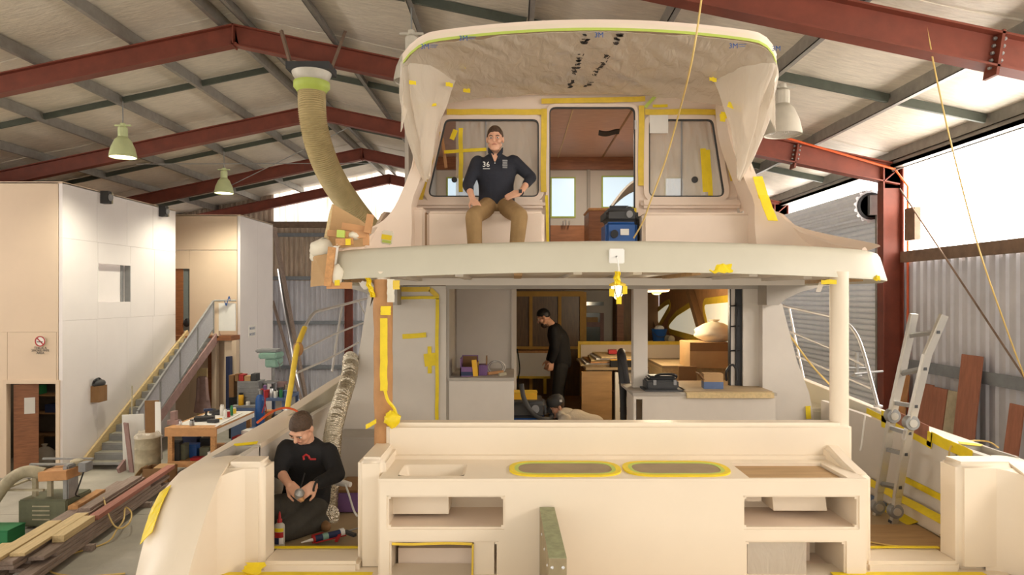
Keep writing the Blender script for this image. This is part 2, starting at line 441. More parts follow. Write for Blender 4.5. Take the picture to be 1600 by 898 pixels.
for x in (-6.68, -.5): ibeam(MB(), (x, YB-.2, 0), (x, YB-.2, 6.7), .3, .2, (1, 0, 0)).build('column', 'steel_red', wb)
# ---- left wall
wl = empty('wall_left', (WL, 12, 0), 'ribbed steel side wall behind the offices', kind='structure')
yy = Y0
while yy < YB-.5:
    f = lambda s, q, z, yy=yy: (WL+q, yy+s, z)
    rib_sheet('wall_sheet', 'wall_sheet', wl, .8, 0, lambda s: 4.62, f)
    rib_sheet('translucent_sheet', 'daylight_right', wl, .8, 4.62, lambda s: 6.36, f)
    yy += .8
# ---- two-storey offices on the left
OX = -9.95; OY0 = 15.0; OY1 = 20.0; OZ = 6.49
wo = empty('wall_office', (OX, OY0, 0), 'tall cream and white office block with a doorway and a small window', kind='structure')
G = .004
def panels_x(x0, x1, y, z0, z1, m, par, step=1.2, t=.08):
    n = max(1, round((x1-x0)/step)); d = (x1-x0)/n
    for i in range(n): B('wall_panel', m, par, x0+i*d+G, x0+(i+1)*d-G, y, y+t, z0, z1)
def panels_y(x, y0, y1, z0, z1, m, par, step=1.2, t=.08):
    n = max(1, round((y1-y0)/step)); d = (y1-y0)/n
    for i in range(n): B('wall_panel', m, par, x-t, x, y0+i*d+G, y0+(i+1)*d-G, z0, z1)
DX0, DX1, DZ = -11.16, -10.08, 2.07
panels_x(-16.6, DX0, OY0, 0, 3.2, 'beige_wall', wo); panels_x(DX1, OX-.09, OY0, 0, 3.2, 'beige_wall', wo)
panels_x(DX0, DX1, OY0, DZ, 3.2, 'beige_wall', wo); panels_x(-16.6, OX-.09, OY0, 3.2+G, OZ, 'beige_wall', wo)
# side wall with a recessed window: y 16.0-17.75
wy0, wy1 = 9.95*F/(805-153), 9.95*F/(805-204); wz0, wz1 = PZ(472, wy0), PZ(411, wy0)
panels_y(OX, OY0, OY1, 0, wz0-.4, 'white_wall', wo)
panels_y(OX, OY0, OY1, wz1+.5, OZ, 'white_wall', wo)
panels_y(OX, OY0, wy0, wz0-.4+G, wz1+.5-G, 'white_wall', wo); panels_y(OX, wy1, OY1, wz0-.4+G, wz1+.5-G, 'white_wall', wo)
panels_y(OX, wy0, wy1, wz0-.4+G, wz0, 'white_wall', wo, 2); panels_y(OX, wy0, wy1, wz1, wz1+.5-G, 'white_wall', wo, 2)
B('roof_slab', 'beige_wall', wo, -16.6, OX, OY0, OY1, OZ-.02, OZ+.02)
B('back_panel', 'white_wall', wo, -16.6, OX-.09, OY1-.1, OY1, 0, OZ)
wn = empty('window_1', (OX, wy0, wz0), 'small recessed window with a pale blind in the white office wall', kind='structure')
B('window_pane', 'white_wall', wn, OX-.16, OX-.14, wy0, wy1, wz0, wz1)
B('window_reveal', 'grey', wn, OX-.14, OX-.0, wy1-.03, wy1-.001, wz0, wz1)
B('window_reveal', 'white', wn, OX-.14, OX-.0, wy0+.001, wy0+.02, wz0, wz1)
B('window_blind_edge', 'grey', wn, OX-.135, OX-.12, wy1-.22, wy1-.1, wz0, wz1)
# the store room behind the doorway
rm = empty('wall_storeroom', (-11, 17.5, 0), 'dim store room behind the doorway', kind='structure')
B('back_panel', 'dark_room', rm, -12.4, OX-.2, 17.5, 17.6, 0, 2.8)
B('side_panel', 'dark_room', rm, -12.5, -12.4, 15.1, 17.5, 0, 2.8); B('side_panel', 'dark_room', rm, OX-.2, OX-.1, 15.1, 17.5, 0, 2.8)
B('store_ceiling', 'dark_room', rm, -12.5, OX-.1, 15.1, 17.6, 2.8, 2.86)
d2 = empty('door_2', (DX0, OY0, 0), 'brown timber store room door standing ajar with a white notice', kind='structure')
c_, s_ = math.cos(.5), math.sin(.5)
MB().obox((DX0+.04+.24*c_, OY0+.12+.24*s_, 1.02), (.46, .04, 2.02), (0, 0, .5)).build('door_leaf', 'wood_red', d2)
MB().obox((DX0+.06+.3*c_, OY0+.095+.3*s_, 1.55), (.2, .006, .36), (0, 0, .5)).build('notice', 'paper', d2)
for x0, x1 in ((DX0-.08, DX0), (DX1, DX1+.08)): B('door_jamb', 'beige_wall', d2, x0, x1, OY0-.03, OY0+.1, 0, DZ+.08)
B('door_head', 'beige_wall', d2, DX0, DX1, OY0-.03, OY0+.1, DZ, DZ+.08)
# second block
QX = -8.5; QY = 21.1; QY1 = 23.95
wq = empty('wall_upper_office', (QX, QY, 0), 'white two-storey block behind the stairs', kind='structure')
UX0, UX1, UZ0, UZ1 = -10.62, -10.07, 2.82, 4.84
panels_x(-16.6, UX0, QY, 0, 5.4, 'beige_wall', wq); panels_x(UX1, QX-.09, QY, 0, 5.4, 'beige_wall', wq, 2)
panels_x(UX0, UX1, QY, UZ1, 5.4, 'beige_wall', wq, 2); panels_x(UX0, UX1, QY, 0, UZ0, 'beige_wall', wq, 2)
panels_x(-16.6, QX-.09, QY, 5.42, OZ, 'beige_wall', wq, 2)
panels_y(QX, QY, QY1, 0, OZ, 'white_wall', wq)
B('roof_slab', 'beige_wall', wq, -16.6, QX, QY, QY1, OZ-.02, OZ+.02)
B('back_panel', 'white_wall', wq, -16.6, QX-.1, QY1-.1, QY1, 0, OZ)
d3 = empty('door_3', (UX0, QY, UZ0), 'brown upstairs office door at the head of the stairs', kind='structure')
B('door_leaf', 'wood_red', d3, UX0, UX0+.33, QY+.05, QY+.1, UZ0, UZ1)
B('glass_strip', 'glass_dark', d3, UX0+.33, UX1, QY+.07, QY+.1, UZ0+.1, UZ1)
B('threshold', 'wood_red', d3, UX0, UX1+.25, QY-.06, QY+.1, UZ0-.12, UZ0)
MB().ell((UX1-.1, QY+.03, UZ0+.35), (.11, .05, .13)).build('door_closer', 'black', d3)
# signs on the walls
sg = empty('no_smoking_sign', P(62, 545, 14.98), 'round red no smoking sign with small lettering below', 'sign')
cpt = P(63, 533, 14.97); R1 = 8.2*15/F
MB().lathe([(R1, -.006), (R1, .006)], tmat(cpt), 28).build('sign_disc', 'paper', sg)
MB().loft([[cpt+V((r*math.cos(2*PI*j/28), yo, r*math.sin(2*PI*j/28))) for j in range(28)] for r, yo in ((R1, -.008), (R1, -.012), (R1*.8, -.012), (R1*.8, -.008))], cap=False).build('red_ring', 'red', sg)
MB().obox(cpt+V((0, -.011, 0)), (R1*1.7, .004, .022), (0, PI/4, 0)).build('red_bar', 'red', sg)
MB().obox(cpt+V((-.01, -.009, -.012)), (R1*1.1, .004, .018)).build('cigarette', 'black', sg)
for i, t in enumerate(('THIS IS A', 'SMOKE FREE', 'AREA')):
    text_mb(t, .07, tmat(P(63, 543.5+4*i, 14.985))).build('lettering', 'charcoal', sg, kind='stuff')
s2 = empty('exit_sign', (QX+.01, 22.1, 3), 'small faded sign with two lines of blue lettering on white wall', 'sign')
B('sign_plate', 'paper', s2, QX, QX+.012, 21.75, 22.35, 2.66, 3.06)
for i, t in enumerate(('NO EXIT', 'NO EXIT')):
    text_mb(t, .12, M.Translation(V((QX+.015, 22.05, 2.95-.19*i)))@M.Rotation(PI/2, 4, 'Z')@M.Rotation(PI/2, 4, 'X')).build('lettering', 'blue_grey', s2, kind='stuff')
# flood lights on the office wall
for px_, y0_, y1_, lab in ((168, 299, 319, 'above the small window'), (258, 322, 339, 'at the far end of the wall')):
    Yw = 9.95*F/(805-px_+6); c = P(px_, (y0_+y1_)/2, Yw)
    e = empty('wall_speaker', (OX, Yw, c.z), 'small dark-sided box high on white office wall '+lab, 'speaker')
    B('housing', 'charcoal', e, OX, OX+.18, Yw-.14, Yw+.02, c.z-.15, c.z+.15)
    B('grille', 'dusty', e, OX+.02, OX+.2, Yw+.02, Yw+.05, c.z-.14, c.z+.14)
    MB().lathe([(.09, 0), (.07, .03), (.02, .02)], M.Translation(V((OX+.2, Yw-.06, c.z)))@M.Rotation(PI/2, 4, 'Y'), 14).build('cone', 'grey', e)
# wall box with rags
e = empty('wall_box', P(148, 627, 15.9), 'brown wooden box with a dark rag on top fixed to white wall', 'box')
cb = V((OX+.08, 9.95*F/(805-148), 0)); zb0, zb1 = PZ(627, cb.y), PZ(602, cb.y)
B('box_body', 'card_dark', e, OX, OX+.2, cb.y-.16, cb.y+.16, zb0, zb1)
MB().ell((OX+.1, cb.y, zb1+.05), (.12, .2, .1)).build('rag', 'charcoal', e, smooth=True)
MB().tube(spline([(OX+.06, cb.y-.1, zb1), (OX+.1, cb.y-.2, zb1+.12), (OX+.12, cb.y-.05, zb1+.18), (OX+.1, cb.y+.12, zb1+.1)]), .02, 6).build('hose_end', 'black', e)
# ---- hanging high-bay lamps
def lamp(px_, py, Y, dia, lab, lit=True, m='lamp_green'):
    c = P(px_, py, Y); top = roof(c.x)+.05
    e = empty('hanging_lamp', c, lab, 'lamp', 'high bay lamps under the shed roof'); r = dia/2
    T = M.Translation(c)
    MB().lathe([(r, 0), (r*.98, .05), (r*.86, .2), (r*.6, .36), (r*.34, .44), (r*.3, .44), (r*.55, .34), (r*.8, .18), (r*.93, .03), (r*.95, 0)], T, 28, False).build('reflector', m, e, smooth=True)
    MB().lathe([(r*.36, .42), (r*.36, .62), (r*.2, .66), (r*.2, .72)], T, 12).build('ballast_housing', m, e)
    MB().lathe([(r*.93, .012), (r*.93, .02)], T, 28).build('lens', 'lamp_glass' if lit else 'film_thin', e)
    MB().box(c.x-.17, c.x+.17, c.y-.02, c.y+.02, c.z+.66, c.z+.69).build('mounting_bar', m, e)
    MB().tube([c+V((0, 0, .7)), V((c.x, c.y, top))], .012, 6).build('suspension_rod', 'galv', e)
    if lit:
        l = bpy.data.lights.new('lamp_light', 'SPOT'); l.energy = LAMP_W; l.spot_size = 2.6; l.spot_blend = .6; l.color = (1, .93, .75); l.shadow_soft_size = r*.8
        lo = bpy.data.objects.new('lamp_light', l); COL.objects.link(lo); lo.parent = e; lo.location = (0, 0, -.02)
    return e
lamp(192, 246, 14.4, .54, 'lit green-tinted bell lamp hanging between first two left rafters')
lamp(350, 302, 19.4, .52, 'lit bell lamp hanging deeper in shed above the stairs')
lamp(1223, 211, 9.6, .52, 'unlit dusty bell lamp hanging beside the wrapped hardtop by roller door', False, 'lamp_grey')
lamp(643, 128, 9.6, .5, 'unlit bell lamp half hidden behind the wrapped hardtop near duct', False, 'lamp_grey')
# bracing rods
for i, (a, b) in enumerate((((-9.5, 17.1, 7.3), (-4.5, 21.9, 8.25)), ((-9.3, 21.9, 7.45), (-4.2, 17.1, 8.2)))):
    MB().tube([a, b], .012, 6).build('brace_rod', 'galv', ce)
for i, (a, b) in enumerate((((WR-.2, 11.8, 5.85), (WR-.2, 7.2, 1.2)), ((WR-.2, 9.4, .6), (WR-.2, 7.2, 3.2)))):
    MB().tube([a, b], .014, 6).build('brace_rod', 'dado', wr)
MB().tube([(WR-.03, 11.86, .2), (WR-.03, 11.86, 5.9), (WR-.25, 11.87, 6.2), (4.6, 11.88, 6.78), (4, 11.88, 6.93)], .02, 6).build('conduit', 'orange', wr)
# ================================================================ THE BOAT
XC = .66
def Wd(x, y, h): return V((x, y, H+h))
def mx(x): return 2*XC-x
def round_poly(pts, r, k=5):
    """round the corners of a 2D polygon; r may be a list"""
    n = len(pts); out = []
    for i in range(n):
        p = V((*pts[i], 0)); a = V((*pts[i-1], 0)); b = V((*pts[(i+1) % n], 0)); rr = r[i] if isinstance(r, (list, tuple)) else r
        da = (a-p).normalized(); db = (b-p).normalized(); ang = da.angle(db); t = min(rr/math.tan(ang/2), (a-p).length*.49, (b-p).length*.49)
        for j in range(k+1):
            s = j/k; q = (1-s)**2*(p+da*t)+2*s*(1-s)*p+s*s*(p+db*t); out.append((q.x, q.y))
    return out
def inset(poly, d):
    n = len(poly); A = sum(poly[i][0]*poly[(i+1) % n][1]-poly[(i+1) % n][0]*poly[i][1] for i in range(n)); sg_ = 1 if A > 0 else -1; out = []
    for i in range(n):
        a = V((*poly[i-1], 0)); p = V((*poly[i], 0)); b = V((*poly[(i+1) % n], 0))
        t = ((p-a).normalized()+(b-p).normalized()); t = t.normalized() if t.length > 1e-6 else V((1, 0, 0))
        out.append((p.x-t.y*d*sg_, p.y+t.x*d*sg_))
    return out
def ring_y(outer, inner, y0, y1):
    """flat ring in XZ extruded along Y"""
    return MB().loft([[(x, y0, z) for x, z in outer], [(x, y1, z) for x, z in outer], [(x, y1, z) for x, z in inner], [(x, y0, z) for x, z in inner], [(x, y0, z) for x, z in outer]], cap=False)
def ring_z(outer, inner, z0, z1):
    return MB().loft([[(x, y, z0) for x, y in outer], [(x, y, z1) for x, y in outer], [(x, y, z1) for x, y in inner], [(x, y, z0) for x, y in inner], [(x, y, z0) for x, y in outer]], cap=False)
def poly_y(poly, y0, y1): return MB().loft([[(x, y0, z) for x, z in poly], [(x, y1, z) for x, z in poly]])
def poly_z(poly, z0, z1): return MB().loft([[(x, y, z0) for x, y in poly], [(x, y, z1) for x, y in poly]])
def poly_x(poly, x0, x1): return MB().loft([[(x0, y, z) for y, z in poly], [(x1, y, z) for y, z in poly]])
def holed(us, vs_, holes, fn, t):
    """plate with rectangular holes: grid lines us, vs_; fn(u,v,d)->point, d in (0,t)"""
    m = MB(); nu, nv = len(us)-1, len(vs_)-1; sol = lambda i, j: 0 <= i < nu and 0 <= j < nv and (i, j) not in holes
    for i in range(nu):
        for j in range(nv):
            if not sol(i, j): continue
            a = [(us[i], vs_[j]), (us[i+1], vs_[j]), (us[i+1], vs_[j+1]), (us[i], vs_[j+1])]
            m.add([fn(*p, 0) for p in a], [(0, 1, 2, 3)]); m.add([fn(*p, t) for p in a], [(3, 2, 1, 0)])
            for (di, dj, e) in ((0, -1, 0), (1, 0, 1), (0, 1, 2), (-1, 0, 3)):
                if not sol(i+di, j+dj):
                    p, q = a[e], a[(e+1) % 4]; m.add([fn(*p, 0), fn(*p, t), fn(*q, t), fn(*q, 0)], [(0, 1, 2, 3)])
    me = bpy.data.meshes.new('h'); me.from_pydata(m.v, [], m.f); bm = bmesh.new(); bm.from_mesh(me); bmesh.ops.remove_doubles(bm, verts=bm.verts, dist=1e-5)
    m.v = [q.co.copy() for q in bm.verts]; bm.verts.index_update(); m.f = [tuple(q.index for q in f.verts) for f in bm.faces]; bm.free(); bpy.data.meshes.remove(me)
    return m
boat = empty('motor_boat', (XC, 5.5, .35), 'large cream motor boat under construction seen from its stern', 'boat')
def tape(a, b, wd, nrm=(0, -1, 0), m='tape', par=None, t=.004, name='masking_tape'):
    """slightly wavy strip"""
    a = V(a); b = V(b); n = V(nrm).normalized(); d = (b-a); s = d.cross(n).normalized(); L = d.length; k = max(2, int(L/.07))
    ph = random.random()*10
    def fn(u, v): return a+d*u+s*((v-.5)*wd*(1+.12*nz(u*L*9+ph, v*2))+.006*nz(u*L*4, ph))+n*.003
    mb = MB().sheet(fn, k, 1, t)
    return mb.build(name, m, par or boat)
def TF(x0, y0, x1, y1, Y, wd, m='tape', par=None): return tape(P(x0, y0, Y), P(x1, y1, Y), wd, m=m, par=par)
# ---- hull
ZG = [(3.55, -1.82), (3.75, -1.7), (3.86, -1.6), (3.94, -1.47), (4.05, -1.32), (4.2, -1.22), (4.45, -1.15), (5.1, -1.12), (6.2, -1.10), (7.5, -1.03), (8.8, -.97), (9.5, -.89), (15.5, -.45)]
BM = [(3.5, 2.78), (4.3, 2.85), (8, 2.85), (9.5, 2.8), (11, 2.6), (13.5, 1.9), (15.5, .9)]
ZI = [(3.35, -1.8), (3.66, -1.5), (3.8, -1.36), (3.95, -1.23), (4.15, -1.1), (4.35, -1.05), (5, -1.05), (6, -1.04), (7, -1.0), (9.5, -.86), (15.5, -.42)]
def hull(u, v):
    y = 3.6+u*11.8; b = lerp(BM, y); zg = H+lerp(ZG, y)-.03; a = (v-.5)*2; s = 1 if a > 0 else -1; q = abs(a)
    fwd = max(0, (y-10)/6)
    if q > .5:
        k = (q-.5)/.5; x = b*(.86+.14*k**.7); z = 1.35+fwd*.6+(zg-1.35-fwd*.6)*k
    else:
        k = q/.5; x = b*.86*k; z = .5+fwd*.3+(.85+fwd*.3)*k**1.3
    return (XC+s*x, y, z)
MB().sheet(hull, 40, 24, .04).build('hull', 'gel', boat, smooth=True)
YS = [3.5+.06*i for i in range(18)]+[4.6+.2*i for i in range(55)]
for s in (-1, 1):
    def cap_fn(o0, o1, y0, y1):
        yl = [q for q in YS if y0 < q < y1]; yl = [y0]+yl+[y1]
        def fn(u, v):
            i = u*(len(yl)-1); k = min(int(i), len(yl)-2); y = yl[k]+(yl[k+1]-yl[k])*(i-k)
            b = lerp(BM, y); q = o0+(o1-o0)*v; q = b-(2.85-q); full = b-(2.85-2.49)
            t = (b-q)/(b-full); zo, zi = lerp(ZG, y), lerp(ZI, y); z = zo+(zi-zo)*math.sin(min(1, t)*PI/2)**.8
            return (XC+s*q, y, H+z)
        return fn, len(yl)-1
    for o1, y0, y1, nm, nv_ in ((2.47, 3.5, 4.5, 'quarter_cap', 10), (2.66, 4.5, 4.86, 'gunwale_cap', 5), (2.47, 4.86, 6.0, 'gunwale_cap', 10), (2.66, 6.0, 15.3, 'gunwale_cap', 5)):
        f1, n1 = cap_fn(2.85, o1, y0, y1); MB().sheet(f1, n1, nv_, .035*s).build(nm, 'gel', boat, smooth=True)
    # inner face of the quarter, under its cap edge
    xi = XC+s*2.475
    py_ = [(3.42, H-1.9)]+[(q, H+lerp(ZI, q)-.015) for q in (3.5, 3.6, 3.7, 3.8, 3.9, 4.0, 4.1, 4.2, 4.35, 4.45)]+[(4.45, H-1.9)]
    poly_x(py_, xi, xi+s*.05).build('quarter_panel', 'gel', boat)
    # cockpit bulwark
    MB().box(xi, xi+s*.05, 4.45, 7.0, H-1.76, H-1.07).build('bulwark_panel', 'primer', boat)
    MB().box(XC+s*2.41, xi, 4.45, 7.0, H-1.76, H-1.62).build('waterway_ledge', 'gel', boat, bevel=.02)
    # locker wall below the notch in the cap
    MB().box(XC+s*2.475, XC+s*2.66, 4.5, 4.86, H-1.32, H-1.28).box(XC+s*2.64, XC+s*2.66, 4.5, 4.86, H-1.3, H-1.06).box(XC+s*2.475, XC+s*2.66, 4.84, 4.86, H-1.3, H-1.06).build('cap_recess', 'primer_dark', boat)
    x0, x1 = XC+s*2.66, XC+s*2.49
    tape((x0, 4.85, H-1.065), (x1, 4.85, H-1.045), .03, (0, -.4, 1)); tape((x0, 4.55, H-1.09), (x0, 4.85, H-1.085), .03, (0, 0, 1))
    # side-deck steps and bulwark forward of the cockpit
    MB().box(XC+s*2.34, XC+s*2.7, 7.05, 7.9, H-1.76, H-1.17).build('side_deck_step', 'gel_fly', boat, bevel=.03)
    MB().box(XC+s*2.34, XC+s*2.7, 7.9, 11.5, H-1.76, H-1.0).build('side_deck_step', 'gel_fly', boat, bevel=.03)
    def bw(u, v):
        y = 5.9+u*6; return (XC+s*(lerp(BM, y)-.17-.05*v), y, H+lerp(ZI, y)-.02-v*.5)
    MB().sheet(bw, 14, 3, -.03*s).build('bulwark_liner', 'gel_fly', boat, smooth=True)
# cockpit sole: plywood sheets
for i, (x0, x1) in enumerate(((-1.82, -.85), (-.85, .7), (.7, 2.2), (2.2, 3.14))):
    MB().box(x0+.002, x1-.002, 4.5, 7.0, H-1.80, H-1.75+.004*(i % 2)).build('cockpit_sole_sheet', 'plywood_floor', boat)
# stern platform, sills, transom ends
MB().box(XC-2.42, XC+2.42, 3.3, 4.42, H-1.86, H-1.72).build('swim_platform', 'gel', boat, bevel=.03)
for x0, x1, nm in ((-1.83, -1.573, 'L'), (2.775, 3.15, 'R')):
    MB().box(x0, x1, 4.27, 4.49, H-1.73, H-1.045).build('transom_end', 'gel', boat, bevel=.035, seg=3)
for s, x0, x1 in ((-1, -1.59, -.98), (1, 2.2, 2.79)):
    MB().box(x0, x1, 4.27, 4.56, H-1.78, H-1.665).build('gate_sill', 'gel', boat, bevel=.02)
    tape((x0, 4.5, H-1.66), (x1, 4.5, H-1.66), .035, (0, 0, 1)); tape((x0-.25, 4.2, H-1.715), (x1+.1, 4.2, H-1.715), .05, (0, 0, 1))
MB().sheet(lambda u, v: (-1.66+.12*v+.04*nz(u*4), 4.18+.02*u-.1*v*(1-u), H-1.71+.07*u), 6, 2, .004).build('masking_tape', 'tape', boat)
# quarter fillets: blend between transom end and quarter panel
for s in (-1, 1):
    xi = XC+s*2.49; r = .2
    pl = [(xi, 4.28-r)]+[(xi-s*r*(1-math.cos(a*PI/16)), 4.28-r+r*math.sin(a*PI/16)) for a in range(1, 8)]+[(xi-s*r, 4.28), (xi, 4.28)]
    MB().loft([[(x, y, H-1.73) for x, y in pl], [(x, y, H+lerp(ZI, y)-.012) for x, y in pl]]).build('corner_fillet', 'gel', boat, smooth=True)
# yellow tape patch on the quarter's outer edge
def q_tape(u, v):
    y = 3.93+.26*u; b = lerp(BM, y)-.07*v-.0+.014*nz(u*14, v*3); t = (2.85-b)/.36; zo, zi = lerp(ZG, y), lerp(ZI, y)
    return (XC-b, y+.01*nz(u*9, v*7+3), H+zo+(zi-zo)*math.sin(max(0, t)*PI/2)**.8+.006)
MB().sheet(q_tape, 14, 3, .004).build('masking_tape', 'tape', boat)
# ---- transom locker block
LX0, LX1, LY0, LY1, LH = -.846, 2.168, 4.2, 4.76, -1.126
def fx(p): return PX(p, 4.2)
def fz(p): return PZ(p, 4.2)
us = [LX0]+[fx(q) for q in (607, 611, 776, 786, 1164, 1168, 1320, 1340)]+[LX1]; vv = [H-1.75, fz(848), fz(824), fz(777), H+LH-.004]
m = holed(us, vv, {(1, 2), (2, 2), (3, 2), (5, 2), (6, 2), (7, 2), (2, 0), (6, 0)}, lambda u, v, d: (u, LY0+d, v), .05)
blk = m.build('locker_front', 'gel', boat, bevel=.012)
for i, (a, b, c, d) in enumerate(((607, 786, 777, 824), (1164, 1340, 777, 824), (611, 776, 848, 930), (1168, 1320, 848, 930))):
    x0, x1, z1, z0 = fx(a)-.01, fx(b)+.01, fz(c)+.01, max(fz(d)-.01, H-1.745); yb = LY1-.12
    q = MB().box(x0, x1, yb, yb+.02, z0, z1).box(x0-.02, x0, LY0+.05, yb, z0, z1).box(x1, x1+.02, LY0+.05, yb, z0, z1).box(x0, x1, LY0+.05, yb, z1, z1+.02)
    q.build('locker_lining', 'gel', blk); B('locker_shelf', 'gel_beige', blk, x0, x1, LY0+.05, yb, z0-.02, z0)
    if i == 0: B('liner_block', 'gel', blk, x0, x0+.36, LY0+.2, yb, z0+.03, z1)
    if i == 1: MB().prism([(fx(1230), z0+.045), (fx(1318), z0+.045), (fx(1312), z1), (fx(1226), z1)], lambda x, z: (x, LY0+.22, z), lambda x, z: (x, yb, z)).build('liner_block', 'gel', blk); B('liner_block', 'gel', blk, x0, x0+.22, LY0+.3, yb, z0+.08, z1)
    if i == 2:
        B('liner_panel', 'gel', blk, fx(740), fx(772), LY0+.02, LY0+.04, z0, z1)
        tape((fx(612), LY0+.012, fz(850)), (fx(738), LY0+.012, fz(850)), .015, (0, -1, 0), 'tape_pale', blk); tape((fx(738), LY0+.012, fz(850)), (fx(738), LY0+.012, z0), .012, (0, -1, 0), 'tape_pale', blk)
        B('liner_block', 'gel_beige', blk, x0+.02, x1-.15, LY0+.2, yb, z0, z0+.12)
    if i == 3:
        MB().box(fx(1170), fx(1262), LY0+.02, LY0+.05, z0, z1-.012).build('cover_sheet', 'film', blk)
        B('liner_post', 'gel_beige', blk, fx(1290), fx(1298), LY0+.3, yb, z0, z1)
B('locker_side', 'gel', boat, LX0, LX0+.04, LY0+.05, LY1, H-1.75, H+LH-.02); B('locker_side', 'gel', boat, LX1-.04, LX1, LY0+.05, LY1, H-1.75, H+LH-.02)
B('locker_back', 'gel', boat, LX0, LX1, LY1-.03, LY1, H-1.75, H+LH-.03)
tx = [LX0+.003, -.735, -.32, 1.45, 2.06, LX1-.003]; ty = [LY0+.003, 4.23, 4.275, 4.55, 4.6, LY1]
holed(tx, ty, {(1, 2), (3, 1), (3, 2), (3, 3)}, lambda u, v, d: (u, v, H+LH-d), .03).build('locker_top', 'gel', boat)
MB().loft([[(x, y, z) for x, y in inset(round_poly([(-.735, 4.275), (-.32, 4.275), (-.32, 4.55), (-.735, 4.55)], .05), i)] for i, z in ((-.004, H+LH+.002), (.012, H+LH-.012), (.03, H+LH-.09), (.05, H+LH-.11), (.13, H+LH-.112))], False).box(-.65, -.4, 4.36, 4.46, H+LH-.13, H+LH-.111).build('sink_recess', 'gel', boat, smooth=True)
B('locker_hatch_board', 'ply', boat, 1.44, 2.05, 4.21, 4.6, H+LH-.045, H+LH-.02)
B('hatch_rebate', 'gel_fly', boat, 1.42, 2.09, 4.215, 4.62, H+LH-.06, H+LH-.046)
for x0, x1 in ((-.04, .685), (.70, 1.385)):
    o_ = round_poly([(x0, 4.245), (x1, 4.245), (x1, 4.625), (x0, 4.625)], .19, 8); z = H+LH
    hp = poly_z(inset(o_, .03), z, z+.006).build('hatch_opening', 'ply_grey', boat)
    ring_z(o_, inset(o_, .035), z, z+.010).build('hatch_tape', 'tape', hp); ring_z(inset(o_, .035), inset(o_, .06), z, z+.009).build('hatch_tape', 'tape_green', hp)
# coaming behind the locker and its end posts
cw0, cw1 = PX(604, 4.78), PX(1325, 4.82)
MB().box(cw0, cw1, 4.74, 4.9, H-1.2, H-.885).build('coaming', 'gel', boat, bevel=.03, seg=3)
MB().box(-1.005, LX0+.02, 4.33, 4.9, H-1.75, H-1.03).build('gate_post', 'gel', boat, bevel=.035, seg=3)
poly_x([(4.3, H-1.75), (4.3, H-1.13), (4.5, H-1.09), (4.7, H-1.035), (4.9, H-1.035), (4.9, H-1.75)], LX1-.03, 2.25).build('gate_post', 'gel', boat, bevel=.025, seg=3)
MB().box(LX0-.02, LX1+.02, 4.7, 4.9, H-1.75, H-1.1).build('coaming_base', 'gel', boat)
# poles
plx, prx = PX(599, 4.83), PX(1311, 4.83)
MB().tube([(prx, 4.83, H-1.05), (prx, 4.83, H+.17)], .063, 24).build('deck_pole', 'gel', boat, smooth=True)
pol = MB().tube([(plx, 4.83, H-1.13), (plx, 4.83, H+.17)], .05, 20).build('deck_pole', 'gel', boat, smooth=True)
def wrap(u, v):
    a = 2*PI*v; r = .066+.006*nz(u*9, math.cos(a)*2, math.sin(a)*2); return (plx+.008*nz(u*3, 5)+r*math.cos(a), 4.83+r*math.sin(a), H-1.135+u*1.25)
MB().grid(wrap, 30, 20).build('kraft_paper_wrap', 'kraft', pol, smooth=True)
def pstrip(y0, y1, x0, w_, m='tape'):
    c = P(x0, (y0+y1)/2, 4.755)
    MB().sheet(lambda u, v: (c.x+(v-.5)*w_+.006*nz(u*6, y0), 4.752-.006*math.cos((v-.5)*2), PZ(y0, 4.755)+(PZ(y1, 4.755)-PZ(y0, 4.755))*u), 10, 3, -.004).build('masking_tape', m, pol)
pstrip(497, 610, 600, .05); pstrip(478, 492, 603, .07); pstrip(436, 472, 611, .05, 'cloth_white'); pstrip(438, 452, 618, .06, 'tape_pale')
MB().tube(spline([P(601, 608, 4.75), P(606, 625, 4.72), P(616, 638, 4.74), P(621, 655, 4.74)]), .012, 6).build('tape_twist', 'tape', pol)
lump = MB()
def lmp(u, v):
    a = 2*PI*u; b = PI*(v-.5); n_ = 1+.35*nz(math.cos(a)*2, math.sin(a)*2, b*2)
    return P(613, 655, 4.72)+V((.055*n_*math.cos(a)*math.cos(b), .04*n_*math.sin(a)*math.cos(b), .055*n_*math.sin(b)))
MB().grid(lmp, 18, 10).build('tape_wad', 'tape', pol, smooth=True)
MB().sheet(lambda u, v: P(572+16*u, 663-9*u+7*v, 4.74)+V((0, .01*nz(u*5, v), 0)), 4, 2, .006).build('tape_tail', 'tape', pol)
# ---- saloon under the fly deck
SY = 7.0
def sx(p): return PX(p, SY)
def sz(p): return PZ(p, SY)
CEIL = H+.10; SOLE = H-1.76
bl = poly_y([(sx(697), SOLE), (sx(697), CEIL), (sx(592), CEIL), (sx(578), sz(480)), (sx(560), sz(570)), (sx(536), sz(655)), (sx(530), SOLE)], SY, SY+.05).build('saloon_bulkhead', 'primer', boat)
dp = poly_y(round_poly([(sx(612), sz(690)), (sx(684), sz(690)), (sx(684), sz(464)), (sx(612), sz(464))], .03), SY-.012, SY).build('saloon_side_door', 'primer', boat)
TF(683, 690, 683, 466, SY-.015, .035, par=dp); TF(612, 465, 686, 465, SY-.015, .03, par=dp)
tape(P(612, 452, SY-.005), P(672, 452, SY-.005), .05, m='tape_pale', par=dp); tape(P(672, 452, SY-.005), P(684, 464, SY-.005), .05, m='tape_pale', par=dp)
TF(629, 525, 666, 523, SY-.015, .05, par=dp); TF(671, 541, 672, 583, SY-.018, .04, par=dp); TF(663, 563, 681, 561, SY-.021, .13, par=dp)
MB().box(sx(536), sx(606), 6.55, SY, SOLE, H-1.36).build('bulkhead_step', 'primer_dark', boat, bevel=.02)
